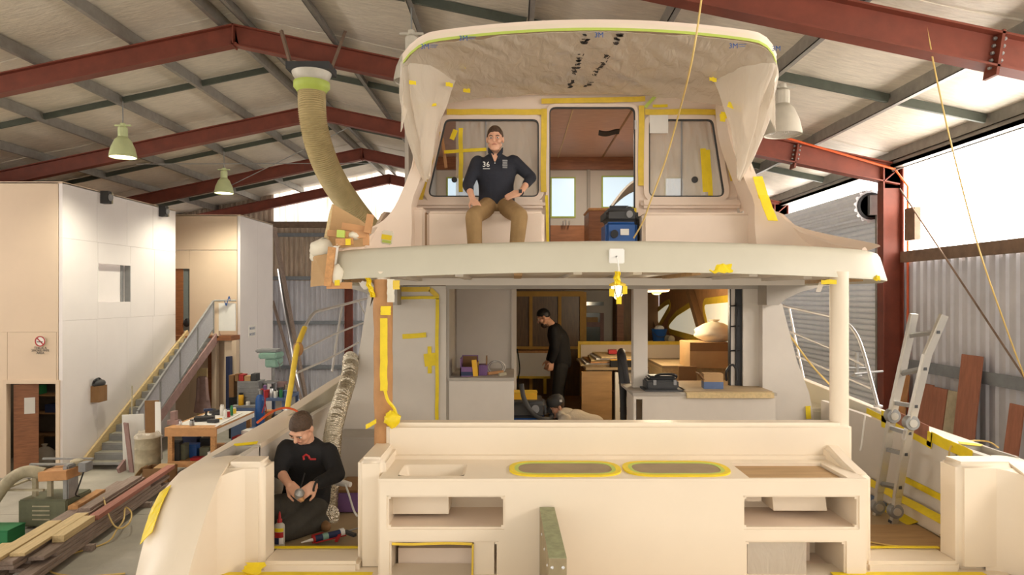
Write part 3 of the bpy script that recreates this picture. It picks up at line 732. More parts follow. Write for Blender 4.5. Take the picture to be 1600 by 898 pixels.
# nook with a counter
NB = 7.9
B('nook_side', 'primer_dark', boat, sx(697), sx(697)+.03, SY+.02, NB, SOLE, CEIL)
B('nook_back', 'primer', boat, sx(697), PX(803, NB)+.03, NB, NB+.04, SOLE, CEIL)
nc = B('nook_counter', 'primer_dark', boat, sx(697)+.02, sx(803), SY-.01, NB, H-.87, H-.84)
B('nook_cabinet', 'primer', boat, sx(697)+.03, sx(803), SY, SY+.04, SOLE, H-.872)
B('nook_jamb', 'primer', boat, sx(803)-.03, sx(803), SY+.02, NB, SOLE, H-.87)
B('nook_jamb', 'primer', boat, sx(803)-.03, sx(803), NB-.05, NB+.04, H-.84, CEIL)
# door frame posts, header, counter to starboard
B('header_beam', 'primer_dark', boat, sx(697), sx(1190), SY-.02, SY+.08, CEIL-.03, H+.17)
B('door_post', 'primer', boat, sx(990), sx(1012), SY, SY+.14, SOLE, CEIL)
B('window_pillar', 'primer', boat, sx(1161), sx(1189), SY, SY+.1, SOLE, CEIL)
CY0 = 6.6
cn = holed([PX(990, CY0), PX(994, CY0), PX(1004, CY0), PX(1212, CY0)], [SOLE, SOLE+.02, H-1.0, H-.965], {(1, 1)}, lambda u, v, d: (u, CY0+d, v), .03).build('counter_front', 'primer', boat)
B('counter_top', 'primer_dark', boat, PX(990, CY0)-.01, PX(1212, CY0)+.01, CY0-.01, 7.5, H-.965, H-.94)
B('counter_side', 'primer', boat, PX(990, CY0), PX(990, CY0)+.03, CY0+.03, 7.0, SOLE, H-.965)
B('counter_trim', 'timber_pale', boat, PX(1072, CY0), PX(1208, CY0), CY0-.03, CY0+.02, H-.985, H-.935)
B('counter_board', 'plywood_floor', boat, PX(1072, CY0), PX(1208, CY0), CY0+.02, 7.45, H-.94, H-.925)
blk2 = B('sliding_door_edge', 'black', boat, sx(1151), sx(1161), SY+.03, SY+.1, H-.94, CEIL)
B('sliding_door_leaf', 'primer', boat, sx(1144), sx(1151), SY+.05, SY+.09, H-.94, CEIL)
MB().box(sx(1142), sx(1144), SY+.04, SY+.1, H-.94, CEIL).build('sliding_door_edge', 'black', boat)
for yy_ in (478, 510, 548): MB().tube([P(1140, yy_, SY), P(1156, yy_-1, SY)], .008, 6).build('door_clip', 'black', boat)
MB().tube(spline([P(1152, 470, SY-.01), P(1151, 520, SY-.02), P(1150, 560, SY-.02), P(1150, 592, SY-.05)]), .008, 6).build('door_cable', 'black', boat)
MB().tube(spline([P(1135, 594, SY-.1), P(1135, 580, SY-.15), P(1143, 570, SY-.1), P(1150, 576, SY-.1), P(1151, 594, SY-.1)]), .012, 6).build('door_cable', 'black', boat)
# wings at the sides of the saloon
wg = [(1186, 700), (1186, 474), (1216, 474), (1228, 520), (1240, 565), (1258, 612), (1266, 655), (1266, 700)]
poly_y([(sx(a), sz(b)) for a, b in wg], SY-.1, SY+.1).build('side_wing', 'primer', boat)
ar = [(1184, 476), (1184, 428), (1292, 428), (1292, 444), (1262, 449), (1236, 456), (1214, 466), (1202, 476)]
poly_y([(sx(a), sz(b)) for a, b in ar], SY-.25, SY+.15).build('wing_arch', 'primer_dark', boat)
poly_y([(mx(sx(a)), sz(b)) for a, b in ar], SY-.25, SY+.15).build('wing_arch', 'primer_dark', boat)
# interior shell
IX0, IX1, IY = -1.7, 2.66, 12.6
B('saloon_sole', 'plywood_floor', boat, IX0, IX1, SY+.05, IY, SOLE-.04, SOLE)
B('saloon_headliner', 'card_dark', boat, IX0, IX1, SY+.1, IY, CEIL, CEIL+.04)
MB().loft([[(-1.8, y_, SOLE), (-1.76, y_, SOLE), (-1.46, y_, CEIL), (-1.5, y_, CEIL)] for y_ in (SY+.03, IY)]).build('saloon_side', 'primer', boat); B('saloon_outer', 'gel', boat, IX1+.05, IX1+.07, SY+.05, IY, SOLE, H+.2)
ss = B('saloon_side', 'kraft', boat, IX1, IX1+.05, SY+.05, IY, SOLE, CEIL)
# masked side windows to starboard (plane x = IX1)
def sidep(px_, py): Y = (IX1-.006)*F/(px_-CX); return (Y, PZ(py, Y))
for pts in ([(1042, 512), (1058, 494), (1082, 479), (1094, 526)], [(1100, 476), (1150, 471), (1150, 538), (1112, 529)], [(1025, 490), (1040, 478), (1048, 474), (1030, 505)]):
    pl = round_poly([sidep(*p) for p in pts], .06, 4)
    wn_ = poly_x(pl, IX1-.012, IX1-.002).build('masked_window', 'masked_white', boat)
    o2 = inset(pl, -.09)
    MB().loft([[(IX1-.004, a, b) for a, b in o2], [(IX1-.016, a, b) for a, b in o2], [(IX1-.016, a, b) for a, b in pl], [(IX1-.004, a, b) for a, b in pl]], cap=False).build('window_tape', 'tape_pale', wn_)
for a, b in (((1082, 452), (1112, 552)), ((1016, 470), (1036, 530))):
    (ya, za), (yb, zb) = sidep(*a), sidep(*b); MB().bar((IX1-.05, ya, za), (IX1-.05, yb, zb), .12, .09, (1, 0, 0)).build('window_mullion', 'card_dark', boat)
# far end: amber-filmed timber partition
BY = 12.0
def bx_(p): return PX(p, BY)
def bz_(p): return PZ(p, BY)
B('partition_film', 'amber_film', boat, bx_(795), bx_(915), BY+.03, BY+.05, bz_(640), bz_(452))
B('partition_film', 'amber_film', boat, bx_(968), bx_(1000), BY+.03, BY+.05, bz_(640), bz_(452))
for p0, p1 in ((827, 832), (872, 877), (906, 916)): B('partition_stud', 'beech', boat, bx_(p0), bx_(p1), BY-.03, BY+.03, bz_(640), bz_(456))
for y0, y1 in ((455, 463), (541, 545)): B('partition_rail', 'beech', boat, bx_(795), bx_(912), BY-.04, BY+.02, bz_(y1), bz_(y0))
B('partition_stud', 'wood_red', boat, bx_(963), bx_(973), BY-.1, BY+.1, SOLE, CEIL)
B('white_panel', 'paper', boat, bx_(795), bx_(858), BY-.4, BY-.36, bz_(584), bz_(548)); B('panel_shelf', 'timber', boat, bx_(795), bx_(860), BY-.42, BY-.1, bz_(548), bz_(545))
tape((bx_(800), BY-.41, bz_(585)), (bx_(858), BY-.41, bz_(585)), .04, m='tape_pale'); tape((bx_(850), BY-.41, bz_(585)), (bx_(850), BY-.41, bz_(610)), .05, m='tape_pale')
B('forward_bulkhead', 'primer', boat, bx_(912), bx_(965), IY, IY+.05, SOLE, CEIL); B('forward_window', 'glass_dark', boat, bx_(918), bx_(950), IY-.03, IY, bz_(540), bz_(472))
B('forward_window_rail', 'stringer', boat, bx_(918), bx_(950), IY-.04, IY, bz_(513), bz_(505)); B('forward_window_rail', 'stringer', boat, bx_(944), bx_(950), IY-.045, IY, bz_(540), bz_(490)); B('forward_window_head', 'primer', boat, bx_(917), bx_(951), IY-.045, IY, bz_(490), bz_(478)); B('forward_panel', 'cardboard', boat, bx_(922), bx_(940), IY-.06, IY-.03, bz_(505), bz_(497))
B('saloon_forward_wall', 'card_dark', boat, IX0, IX1, IY+.06, IY+.1, SOLE, CEIL)
# galley counters amidships
GY = 9.2
def gx(p): return PX(p, GY)
def gz(p): return PZ(p, GY)
B('galley_counter', 'plywood_floor', boat, gx(915), IX1-.02, GY, GY+1.4, gz(578), gz(574))
B('galley_panel', 'ply', boat, gx(906), gx(952), GY-.25, GY-.22, SOLE, gz(577)); B('galley_panel', 'white', boat, gx(958), gx(970), GY-.2, GY-.1, SOLE, gz(580))
B('galley_front', 'primer_dark', boat, gx(970), IX1-.02, GY+.05, GY+.1, SOLE, gz(579))
B('galley_splash', 'tape_pale', boat, gx(918), IX1-.02, GY+1.4, GY+1.43, gz(578), gz(545)+.01)
B('galley_splash', 'gel', boat, gx(923), IX1-.02, GY+1.37, GY+1.4, gz(578), gz(550))
B('settee_box', 'timber_pale', boat, gx(1012), IX1-.05, GY-.9, GY-.1, SOLE, PZ(575, GY-.9)); B('settee_lid', 'plywood_floor', boat, gx(1012), IX1-.04, GY-.92, GY-.08, PZ(575, GY-.9), PZ(571, GY-.9))
B('settee_end', 'card_dark', boat, PX(1060, 7.95), PX(1088, 7.95), 7.93, 7.97, SOLE, PZ(572, 7.95))
# ---- fly deck
HW = 2.22
def plan(off, n=28):
    """closed plan outline, off inwards"""
    pts = []; hw = HW-off
    for i in range(n+1):
        u = -1+2*i/n; a = abs(u); y = 4.6+off+.34*a*a
        y += .42*max(0, (a-.86)/.14)**2; pts.append((XC+hw*u*(1 if a < .999 else 1), y))
    pts += [(XC+hw, 6.2), (XC+hw+.0, 7.5), (XC+hw-.1, 9.5), (XC+hw-.5, 11), (XC-hw+.5, 11), (XC-hw+.1, 9.5), (XC-hw, 7.5), (XC-hw, 6.2)]
    return pts
def zz(x, h): u = abs(x-XC)/HW; return H+h-.06*u*u
rg = []
for off, h in ((.14, .2), (.14, .165), (0, .16), (.0, .17), (.035, .33), (.05, .36), (.08, .375), (.16, .375), (.18, .25)):
    rg.append([(x, y, zz(x, h)) for x, y in plan(off)])
fd = MB().loft(rg, cap=False).build('fly_deck_fascia', 'gel_fly', boat, smooth=True)
def slab(o, h0, h1, nm, m):
    n = 30
    def edge(u):
        x = XC+(HW-o)*u; a = abs(u); return x, 4.6+o+.34*a*a+.42*max(0, (a-.86)/.14)**2
    def fn(u, v):
        x, y = edge(2*u-1); return (x, y+(10.9-y)*v, zz(x, h1))
    MB().sheet(fn, n, 6, h0-h1).build(nm, m, boat, smooth=True)
slab(.15, .27, .24, 'fly_deck_floor', 'gel_fly'); slab(.12, .215, .195, 'fly_deck_underside', 'primer')
for i in range(10):
    x = XC-1.9+i*.42; y0 = 4.6+.2+.34*((x-XC)/HW)**2; z = zz(x, .2)
    B('deck_beam', 'primer' if i % 3 else 'ply', boat, x-.03, x+.03, y0, SY, z-.05, z)
B('deck_cross_beam', 'primer', boat, XC-1.8, XC+1.8, 5.8, 5.86, H+.09, H+.15)
# patches of tape on the fascia
def fpatch(x, y, w_, h_, m='tape'):
    Y = 4.6+.34*((PX(x, 4.8)-XC)/HW)**2-.012; c = P(x, y, Y); ph = random.random()*9
    return MB().sheet(lambda u, v: (c.x+(u-.5)*w_+.02*nz(v*4+ph, u*2), Y+.004+.035*(v-.0)*.8-.012, c.z+(v-.5)*h_+.025*nz(u*5+ph, v)), 8, 4, .004).build('masking_tape', m, fd)
fpatch(1127, 419, .15, .06); fpatch(1371, 434, .04, .035)
MB().sheet(lambda u, v: P(1283+22*u, 437+7*v+2*nz(u*3, v*3), 4.74)+V((0, -.02*u, 0)), 5, 3, .004).build('masking_tape', 'tape', fd)
MB().sheet(lambda u, v: P(1280+8*u-6*v, 440+16*v, 4.76), 3, 3, .004).build('plastic_scrap', 'film', fd)
# switch plate with a hanging cord
sp = empty('deck_socket', P(963, 400, 4.6), 'square white socket plate with a cord on the fly deck fascia', 'socket')
MB().obox(P(963.5, 400, 4.612), (.105, .014, .10)).build('plate', 'white', sp, bevel=.006)
MB().ell(P(963.5, 401, 4.598), (.007, .006, .007)).build('cord_hole', 'charcoal', sp)
MB().tube(spline([P(964, 401, 4.59), P(966, 412, 4.56), P(967, 424, 4.57), P(965, 436, 4.6), P(963, 450, 4.62)]), .005, 6).build('cord', 'white', sp)
MB().sheet(lambda u, v: P(960+9*u+2*nz(v*3), 424+20*v, 4.57)+V((0, .02*nz(u*3, v*3), 0)), 4, 6, .008).build('cord_tape', 'tape', sp)
# caged work lamp
wk = empty('work_lamp', P(965, 470, 4.65), 'lit caged work lamp wrapped in yellow tape hanging under the fly deck', 'lamp')
cpt = P(965, 457, 4.65)
MB().lathe([(.01, .05), (.045, .04), (.04, 0), (.02, -.04), (.005, -.05)], M.Translation(cpt), 12).build('bulb', 'lamp_warm', wk, smooth=True)
for j in range(6):
    a = PI*j/3; MB().tube([cpt+V((.05*math.cos(a), .05*math.sin(a), .045)), cpt+V((.045*math.cos(a), .045*math.sin(a), 0)), cpt+V((0, 0, -.06))], .004, 5).build('cage_wire', 'rubber', wk)
MB().lathe([(.02, .05), (.06, .048), (.055, .06), (.02, .075)], M.Translation(cpt), 12).build('lamp_cap', 'tape_pale', wk)
for dx, dy in ((-9, 4), (11, 0), (2, 16)): MB().sheet(lambda u, v: P(965+dx-4+8*u, 452+dy-5+12*v+3*nz(u*4+dx, v), 4.62), 3, 3, .005).build('tape_scrap', 'tape', wk)
l = bpy.data.lights.new('work_light', 'POINT'); l.energy = 1.6; l.color = (1, .82, .55); l.shadow_soft_size = .1
lo = bpy.data.objects.new('work_light', l); COL.objects.link(lo); lo.parent = wk; lo.location = (0, 0, -.12)
# saloon ceiling light (ring lamp)
sl = empty('ring_lamp', P(1028, 455, 8.3), 'round white lamp with yellow wrapping under the saloon ceiling', 'lamp')
c = V((PX(1022, 8.3), 8.3, CEIL-.03))
MB().lathe([(.17, -.02), (.19, 0), (.17, .03), (.1, .03)], M.Translation(c), 24).build('rim', 'white', sl, smooth=True)
MB().lathe([(.15, -.022), (.05, -.024)], M.Translation(c), 24).build('diffuser', 'lamp_warm', sl)
MB().ell(c+V((.02, -.05, -.03)), (.06, .04, .03)).build('tape_wad', 'tape_green', sl)
l = bpy.data.lights.new('saloon_light', 'POINT'); l.energy = 38; l.color = (1, .82, .56); l.shadow_soft_size = .12
lo = bpy.data.objects.new('saloon_light', l); COL.objects.link(lo); lo.parent = sl; lo.location = V((0, 0, -.2))
# ---- flybridge
FY = 7.3; DK = H+.22
def qx(p): return PX(p, FY)
def qz(p): return PZ(p, FY)
BX0, BX1 = qx(645), qx(1152)
WLx0, WLx1, DRx0, DRx1, WRx0, WRx1 = qx(668), qx(842), qx(858), qx(992), qx(1013), qx(1132)
WZ0, WZ1 = qz(308), qz(187); DZ1 = qz(168)
TOPZ = qz(138)
us = [BX0, WLx0, WLx1, DRx0, DRx1, WRx0, WRx1, BX1]; vv = [DK, WZ0, WZ1, DZ1, TOPZ]
fb = holed(us, vv, {(1, 1), (3, 0), (3, 1), (3, 2), (5, 1)}, lambda u, v, d: (u, FY+d, v), .06).build('fly_bulkhead', 'gel_beige', boat)
poly_y([(WLx0, WZ0), (WLx0, WZ1), (qx(694), WZ1)], FY, FY+.06).build('bulkhead_corner', 'gel_beige', boat)
poly_y([(WRx1, WZ0), (WRx1, WZ1), (qx(1113), WZ1)], FY, FY+.06).build('bulkhead_corner', 'gel_beige', boat)
def window(pts, nm, film_parts):
    pl = round_poly(pts, .07, 5)
    wf = ring_y(inset(pl, -.055), pl, FY-.03, FY+.03).build(nm, 'gel_beige', boat, smooth=True)
    ring_y(inset(pl, -.002), inset(pl, .014), FY-.025, FY+.01).build('rubber_seal', 'charcoal', wf)
    return wf, pl
wf, pl = window([(qx(668), WZ0), (qx(842), WZ0), (qx(842), WZ1), (qx(696), WZ1)], 'window_frame', 0)
wf2, pl2 = window([(qx(1013), WZ0), (qx(1132), WZ0), (qx(1113), WZ1), (qx(1013), WZ1)], 'window_frame', 0)
def film_pane(x0, x1, x0t, x1t, wf, seed):
    def fn(u, v):
        a = x0+(x0t-x0)*v; b = x1+(x1t-x1)*v
        return (a+(b-a)*u, FY+.035+.018*nz(u*5+seed, v*2+u*4)+.01*nz(u*14-v*9, seed), WZ0+.005+(WZ1-WZ0-.01)*v)
    MB().sheet(fn, 26, 14, .003).build('film_pane', 'film_thin', wf, smooth=True)
film_pane(qx(712), qx(758), qx(712), qx(758), wf, 1); film_pane(qx(760), qx(841), qx(760), qx(841), wf, 5)
film_pane(qx(1015), qx(1065), qx(1015), qx(1065), wf2, 9); film_pane(qx(1067), qx(1130), qx(1067), qx(1111), wf2, 12)
B('window_mullion', 'grey', wf, qx(758), qx(760), FY+.02, FY+.04, WZ0, WZ1); B('window_mullion', 'grey', wf2, qx(1065), qx(1067), FY+.02, FY+.04, WZ0, WZ1)
for (x, y, r) in ((710, 281, .03),): MB().lathe([(r, 0), (r, .02), (r*.5, .025)], tmat(P(x, y, FY-.0)), 14).build('latch', 'charcoal', wf)
MB().lathe([(.035, 0), (.035, .02), (.015, .025)], tmat(P(1085, 281, FY+.03)), 14).build('latch', 'charcoal', wf2)
TF(720, 200, 720, 300, FY+.005, .045, par=wf); TF(694, 238, 760, 233, FY+.002, .035, par=wf); TF(712, 203, 706, 218, FY, .05, par=wf)
TF(1099, 232, 1102, 300, FY+.0, .06, par=wf2); TF(1106, 234, 1110, 308, FY-.003, .05, par=wf2)
MB().bar(P(691, 215, FY+.1), P(697, 262, FY+.1), .03, .03).build('timber_batten', 'timber_orange', wf)
# door frame
dpl = round_poly([(DRx0, DK), (DRx1, DK), (DRx1, DZ1), (DRx0, DZ1)], [.005, .005, .07, .07], 5)
df = ring_y(inset(dpl, -.035), dpl, FY-.03, FY+.05).build('fly_door_frame', 'gel_beige', boat, smooth=True)
ring_y(dpl, inset(dpl, .012), FY-.02, FY+.02).build('rubber_seal', 'charcoal', df)
for y in (188, 330): MB().tube([P(993, y, FY-.03), P(993, y+14, FY-.03)], .012, 8).build('hinge', 'steel', df)
# masking tape round openings
q = FY-.036
TF(698, 175, 850, 175, q, .06, 'tape_pale', fb); TF(850, 170, 849, 300, q-.004, .06, 'tape_pale', fb); TF(854, 305, 856, 378, q, .03, 'tape', df)
TF(846, 158, 1008, 155, q, .055, 'tape_pale', fb); TF(1002, 165, 1001, 290, q, .06, 'tape_pale', fb); TF(1008, 175, 1122, 175, q-.004, .06, 'tape_pale', fb)
TF(1121, 176, 1146, 282, q, .06, 'tape_pale', fb); TF(684, 205, 656, 312, q, .06, 'tape_pale', fb); TF(1020, 166, 1043, 165, q, .03, 'tape', fb)
TF(1008, 168, 1026, 148, q-.006, .035, 'tape_green', fb); TF(992, 325, 992, 345, q, .03, 'tape', df)
MB().sheet(lambda u, v: P(1015+29*u, 172+36*v, FY-.04)+V((0, .006*math.sin(u*3), 0)), 3, 3, .003).build('paper_note', 'paper', boat)
# sill moulding over the benches and the benches
MB().box(qx(632), qx(852), FY-.08, FY, H+.93, H+1.02).build('sill_moulding', 'gel_beige', boat, bevel=.03)
MB().box(qx(1000), qx(1158), FY-.08, FY, H+.93, H+1.02).build('sill_moulding', 'gel_beige', boat, bevel=.03)
BYF = 6.8
def benc(x0, x1, h, nm='bench_seat'): return MB().box(PX(x0, BYF), PX(x1, BYF), BYF, FY, DK-.0, H+h).build(nm, 'gel_beige', boat, bevel=.03, seg=3)
benc(666, 851, .845); benc(630, 664, .885, 'bench_end'); benc(1004, 1190, .83)
B('bench_gap', 'card_dark', boat, PX(664, BYF), PX(666, BYF), BYF+.02, FY, DK, H+.83)
B('bench_gap', 'steel_red', boat, PX(627, BYF), PX(630, BYF), BYF-.005, FY, DK, H+.87); B('bench_gap', 'steel_red', boat, PX(1190, BYF), PX(1192.5, BYF), BYF-.005, FY, DK, H+.84)
# side wings sweeping down to the deck
WPR = [(2.2, 2.1, 6.8), (2.22, 1.8, 6.8), (2.25, 1.6, 6.78), (2.30, 1.42, 6.76), (2.386, 1.14, 6.7), (2.48, .88, 6.62), (2.575, .72, 6.5), (2.68, .62, 6.3), (2.76, .54, 6.0), (2.80, .46, 5.6), (2.80, .40, 5.28), (2.74, .37, 5.12)]
pp = spline([V(q) for q in WPR], 4)
for s in (-1, 1):
    rgs = []
    for i, q in enumerate(pp):
        x = q.x if s > 0 else mx(q.x); z = H+q.y; y = q.z; t = i/len(pp); k = min(1, max(0, (.95-q.y)/.3))
        wd = .12+.16*k; lo = (z-.03)*(1-k)+(H+.28)*k
        rgs.append([(x, y, z), (x, y+.32, z+.01), (x-s*wd, y+.32, lo), (x-s*wd, y, lo)])
    MB().loft(rgs).build('side_wing_pillar', 'gel_beige', boat, bevel=.012)
    # coaming wall inboard of the sweep and the side screen up to the bulkhead
    xa = 2.56 if s > 0 else mx(2.56)
    def cw(u, v, s=s):
        y = 5.15+u*2.2; x = XC+s*(1.93+.02*u-.0*v); top = lerp([(5.15, .37), (5.6, .43), (6.3, .6), (6.8, .84), (7.4, .9)], y); return (XC+s*(2.08-.1*v), y, DK+(H+top-DK)*v)
    MB().sheet(cw, 14, 5, .03*s).build('side_coaming', 'gel_beige', boat, smooth=True)
    def sc(u, v, s=s):
        y = 6.72+u*.6; x0 = 1.9-.0*u; return (XC+s*(1.74-.22*v+.02*u), y+.0*v, H+.9+v*1.15)
    MB().sheet(sc, 8, 10, .012).build('side_screen', 'gel_beige', boat, smooth=True)
tape(P(1183, 276, 6.62), P(1193, 310, 6.56), .11, (0.3, -1, .2)); tape(P(1192, 305, 6.56), P(1207, 345, 6.42), .11, (.3, -1, .3))
# interior of the fly cabin
FI = 10.0
B('cabin_sole', 'wood_red_h', boat, qx(640), 2.5, FY+.06, FI, DK-.03, DK+.0)
hl = B('cabin_headliner', 'headliner', boat, -1.15, 2.45, FY+.06, FI, H+2.02, H+2.06)
B('headliner_batten', 'timber_pale', hl, .62, .63, FY+.1, FI, H+2.012, H+2.02); B('headliner_batten', 'card_dark', hl, 1.26, 1.28, FY+.1, FI, H+2.01, H+2.02)
B('cabin_front_band', 'wood_red_h', boat, -1.15, 2.45, FI-.06, FI, H+1.84, H+2.02)
B('cabin_front_wall', 'primer', boat, -1.15, 2.45, FI, FI+.05, DK, H+1.85)
B('cabin_front_mullion', 'primer_dark', boat, PX(917, FI), PX(922, FI), FI-.04, FI, H+1.0, H+1.84)
for x0, x1, y0, y1 in ((862, 897, 279, 338), (942, 996, 277, 323), (700, 780, 279, 320), (1040, 1120, 279, 320)):
    wp = B('cabin_front_window', 'blue_pane', boat, PX(x0, FI), PX(x1, FI), FI-.012, FI, PZ(y1, FI), PZ(y0, FI))
    o_ = [(PX(x0, FI), PZ(y1, FI)), (PX(x1, FI), PZ(y1, FI)), (PX(x1, FI), PZ(y0, FI)), (PX(x0, FI), PZ(y0, FI))]
    ring_y(inset(o_, -.03), o_, FI-.016, FI-.002).build('window_tape', 'tape_green', wp)
for s, x in ((-1, -1.15), (1, 2.45)): B('cabin_side', 'primer_dark', boat, x, x+s*.04, FY+.06, FI, DK, H+2.02)
MB().box(.93, 1.3, 6.84, 7.28, DK-.02, DK+.17).build('door_step', 'gel_beige', boat, bevel=.02)
cb2 = MB().box(PX(920, 8.2), PX(1000, 8.2), 8.2, 8.75, DK, PZ(329, 8.2)).build('cabin_cupboard', 'wood_red', boat, bevel=.01)
MB().box(PX(919, 8.2), PX(1001, 8.2), 8.17, 8.78, PZ(329, 8.2), PZ(325, 8.2)).build('cupboard_top', 'timber', cb2, bevel=.008)
B('cabin_dash', 'wood_red_h', boat, PX(840, 9), PX(920, 9), 9.0, 9.04, DK, PZ(352, 9))
MB().sheet(lambda u, v: (PX(950, 9.2)+u*.6, 9.2+.2*v, PZ(326, 9.2)+.42*math.sin(min(1, u*1.3)*PI/2)*(1-.3*v)), 10, 4, .03).build('covered_helm_seat', 'primer_dark', boat, smooth=True)
for i, x in enumerate((880, 884, 889)): MB().tube([P(x, 352, 8.98), P(x, 345-i % 2*2, 8.98)], .012, 8).build('dash_fitting', 'steel', boat)
# overhead light wiring
MB().sheet(lambda u, v: P(936+32*u, 203+5*v+2*math.sin(u*5), 8.0)+V((0, .05*v, 0)), 6, 2, .02).build('ceiling_fitting', 'black', boat)
# ---- hardtop
def hy(u): a = abs(u); return 5.6+.2*a*a+.28*max(0, (a-.8)/.2)**2
def hh(u): a = abs(u); return 2.2-.07*a*a-.05*max(0, (a-.8)/.2)**2
HT = 1.66
MB().sheet(lambda u, v: (XC+HT*(2*u-1)*(1-.12*v), hy(2*u-1)+(11-hy(2*u-1))*v, H+hh(2*u-1)+.032), 36, 8, -.035).build('hardtop', 'gel_beige', boat, smooth=True)
def edge_band(z0, z1, off, m, nm):
    MB().sheet(lambda u, v: (XC+(HT+off)*(2*u-1), hy(2*u-1)-off, H+hh(2*u-1)+z0+(z1-z0)*v), 36, 1, .006).build(nm, m, boat, smooth=True)
edge_band(-.004, .034, .006, 'gel', 'hardtop_edge'); edge_band(-.026, -.004, .008, 'tape_green', 'edge_tape')
# crown panel between bulkhead and hardtop underside
MB().sheet(lambda u, v: (BX0+(BX1-BX0)*u, FY-.02-.35*v*v, TOPZ-.08+(H+2.15-.06*(2*u-1)**2-TOPZ+.08)*v), 20, 6, .02).build('crown_panel', 'gel_beige', boat, smooth=True)
# plastic film under the hardtop and round its corners
ps = empty('plastic_sheet', (XC, 5.6, H+1.2), 'clear masking film taped under the hardtop and draped down its corners', 'plastic sheet')
def uf(u, v):
    a = 2*u-1; y = hy(a)-.012+(6.95+.12*math.cos(a*2.2)-hy(a))*v; x = XC+HT*a*(1-.02*v)
    f = .03*nz(x*3-y*2, y*1.2+x)+.014*nz(x*9-y*8, y*2)+.03*math.sin(11*(x-.7*y)+3*nz(x*2, y))*v*(1-v)
    return (x, y, H+hh(a)-.035-(.06+.16*a*a)*v*v-abs(f)-.03*math.sin(PI*v))
MB().sheet(uf, 90, 34, .003).build('underside_film', 'film', ps, smooth=True)
def drape(s):
    top = [(-.7, .75), (-.84, .3), (-.95, .05), (-1, 0), (-1, .3), (-1, .7), (-1, 1.2)]
    def fn(u, v):
        i = u*(len(top)-1); k = min(int(i), len(top)-2); t = i-k; a = top[k][0]+(top[k+1][0]-top[k][0])*t; dy = top[k][1]+(top[k+1][1]-top[k][1])*t
        p = V((XC-s*a*-1*HT*1.005 if False else XC+s*(-a)*HT*1.006, hy(a)+dy-.005, H+hh(a)-.01))
        g = V((XC+s*(1.50+.12*u), 6.62+.28*u, H+1.12+.5*(u-.3)**2)); w_ = v**1.15
        q = p+(g-p)*w_; fold = math.sin(u*23+v*3)*.03*v**.6*(1-.4*v)+.03*nz(u*7+s*3, v*4)
        out = V((s*.8, -.6, 0)).normalized()*(fold+.09*math.sin(PI*v)*(1 if u > .4 else .3))
        q.z += -.0; return q+out
    MB().sheet(fn, 60, 30, .003).build('corner_drape', 'film', ps, smooth=True)
    def tail(u, v):
        a = -1; return (XC+s*(HT+.01+.03*math.sin(u*9)*v), hy(a)+.05+.32*u+.03*nz(u*6, v*3), H+hh(a)-.02-v*(.36+.22*math.sin(u*5+1)))
    MB().sheet(tail, 20, 12, .003).build('hanging_tail', 'film', ps, smooth=True)
drape(-1); drape(1)
def lbl(txt, x, y, Y, size, m, rot=0):
    c = P(x, y, Y); return text_mb(txt, size, M.Translation(c)@FRONT@M.Rotation(rot, 4, 'Z')).build('film_print', m, ps, kind='stuff')
for x, y, u_ in ((664, 73, 0), (724, 60, 0), (936, 55, 0), (1146, 72, 0), (1213, 76, 0)):
    a = (PX(x, 5.7)-XC)/HT; Y = hy(max(-1, min(1, a)))-.03; lbl('3M', x, y, Y, .06, 'blue')
    if x not in (1213, 936): B('film_print', 'blue_grey', ps, PX(x+8, Y), PX(x+18, Y), Y-.002, Y, PZ(y+1, Y), PZ(y, Y)); B('film_print', 'blue_grey', ps, PX(x+8, Y), PX(x+20, Y), Y-.002, Y, PZ(y-2, Y), PZ(y-3, Y))
# rows of illegible black print running across the film
random.seed(3)
for col_x, slope in ((910, -.0006), (958, -.0018)):
    for r0, r1 in ((0, 1), (2.5, 5.5), (6.8, 8)):
        q = MB(); t = r0
        while t < r1:
            v = .03+t*.105
            p = V(uf(((PX(col_x, 6)-XC+slope*t*10)/HT+1)/2, v)); d = V((0, .05, -.003))
            for k in range(5):
                o_ = V((random.uniform(-.025, .025), random.uniform(-.01, .05), -.006))
                q.obox(p+o_, (random.choice((.006, .03)), random.choice((.05, .008)), .003), (0, 0, random.uniform(-.4, .4)))
            t += .42
        q.build('film_print', 'black', ps, kind='stuff')
for x, y, Y in ((722, 104, 6.25), (702, 133, 6.35), (729, 142, 6.7), (903, 134, 7.0), (964, 136, 7.0), (1112, 125, 6.4), (645, 130, 6.0), (683, 165, 6.5), (1128, 182, 6.7)):
    MB().sheet(lambda u, v: P(x-5+11*u, y-3+6*v+2*nz(u*3+x, v), Y)+V((0, -.03, -.01*u)), 4, 3, .004).build('tape_tab', 'tape', ps)
TF(652, 166, 682, 163, 6.32, .025, par=ps); TF(1137, 163, 1158, 170, 6.4, .05, par=ps); TF(1130, 175, 1128, 190, 6.6, .05, par=ps)

# added area light to brighten the fly cabin, no lamp modelled for it
l = bpy.data.lights.new('cabin_fill_light', 'AREA'); l.energy = 26; l.size = .4; l.color = (1, .9, .76)
lo = bpy.data.objects.new('cabin_fill_light', l); COL.objects.link(lo); lo.parent = boat; lo.location = V((1.1, 8.4, H+1.98))-ORG[boat.name]
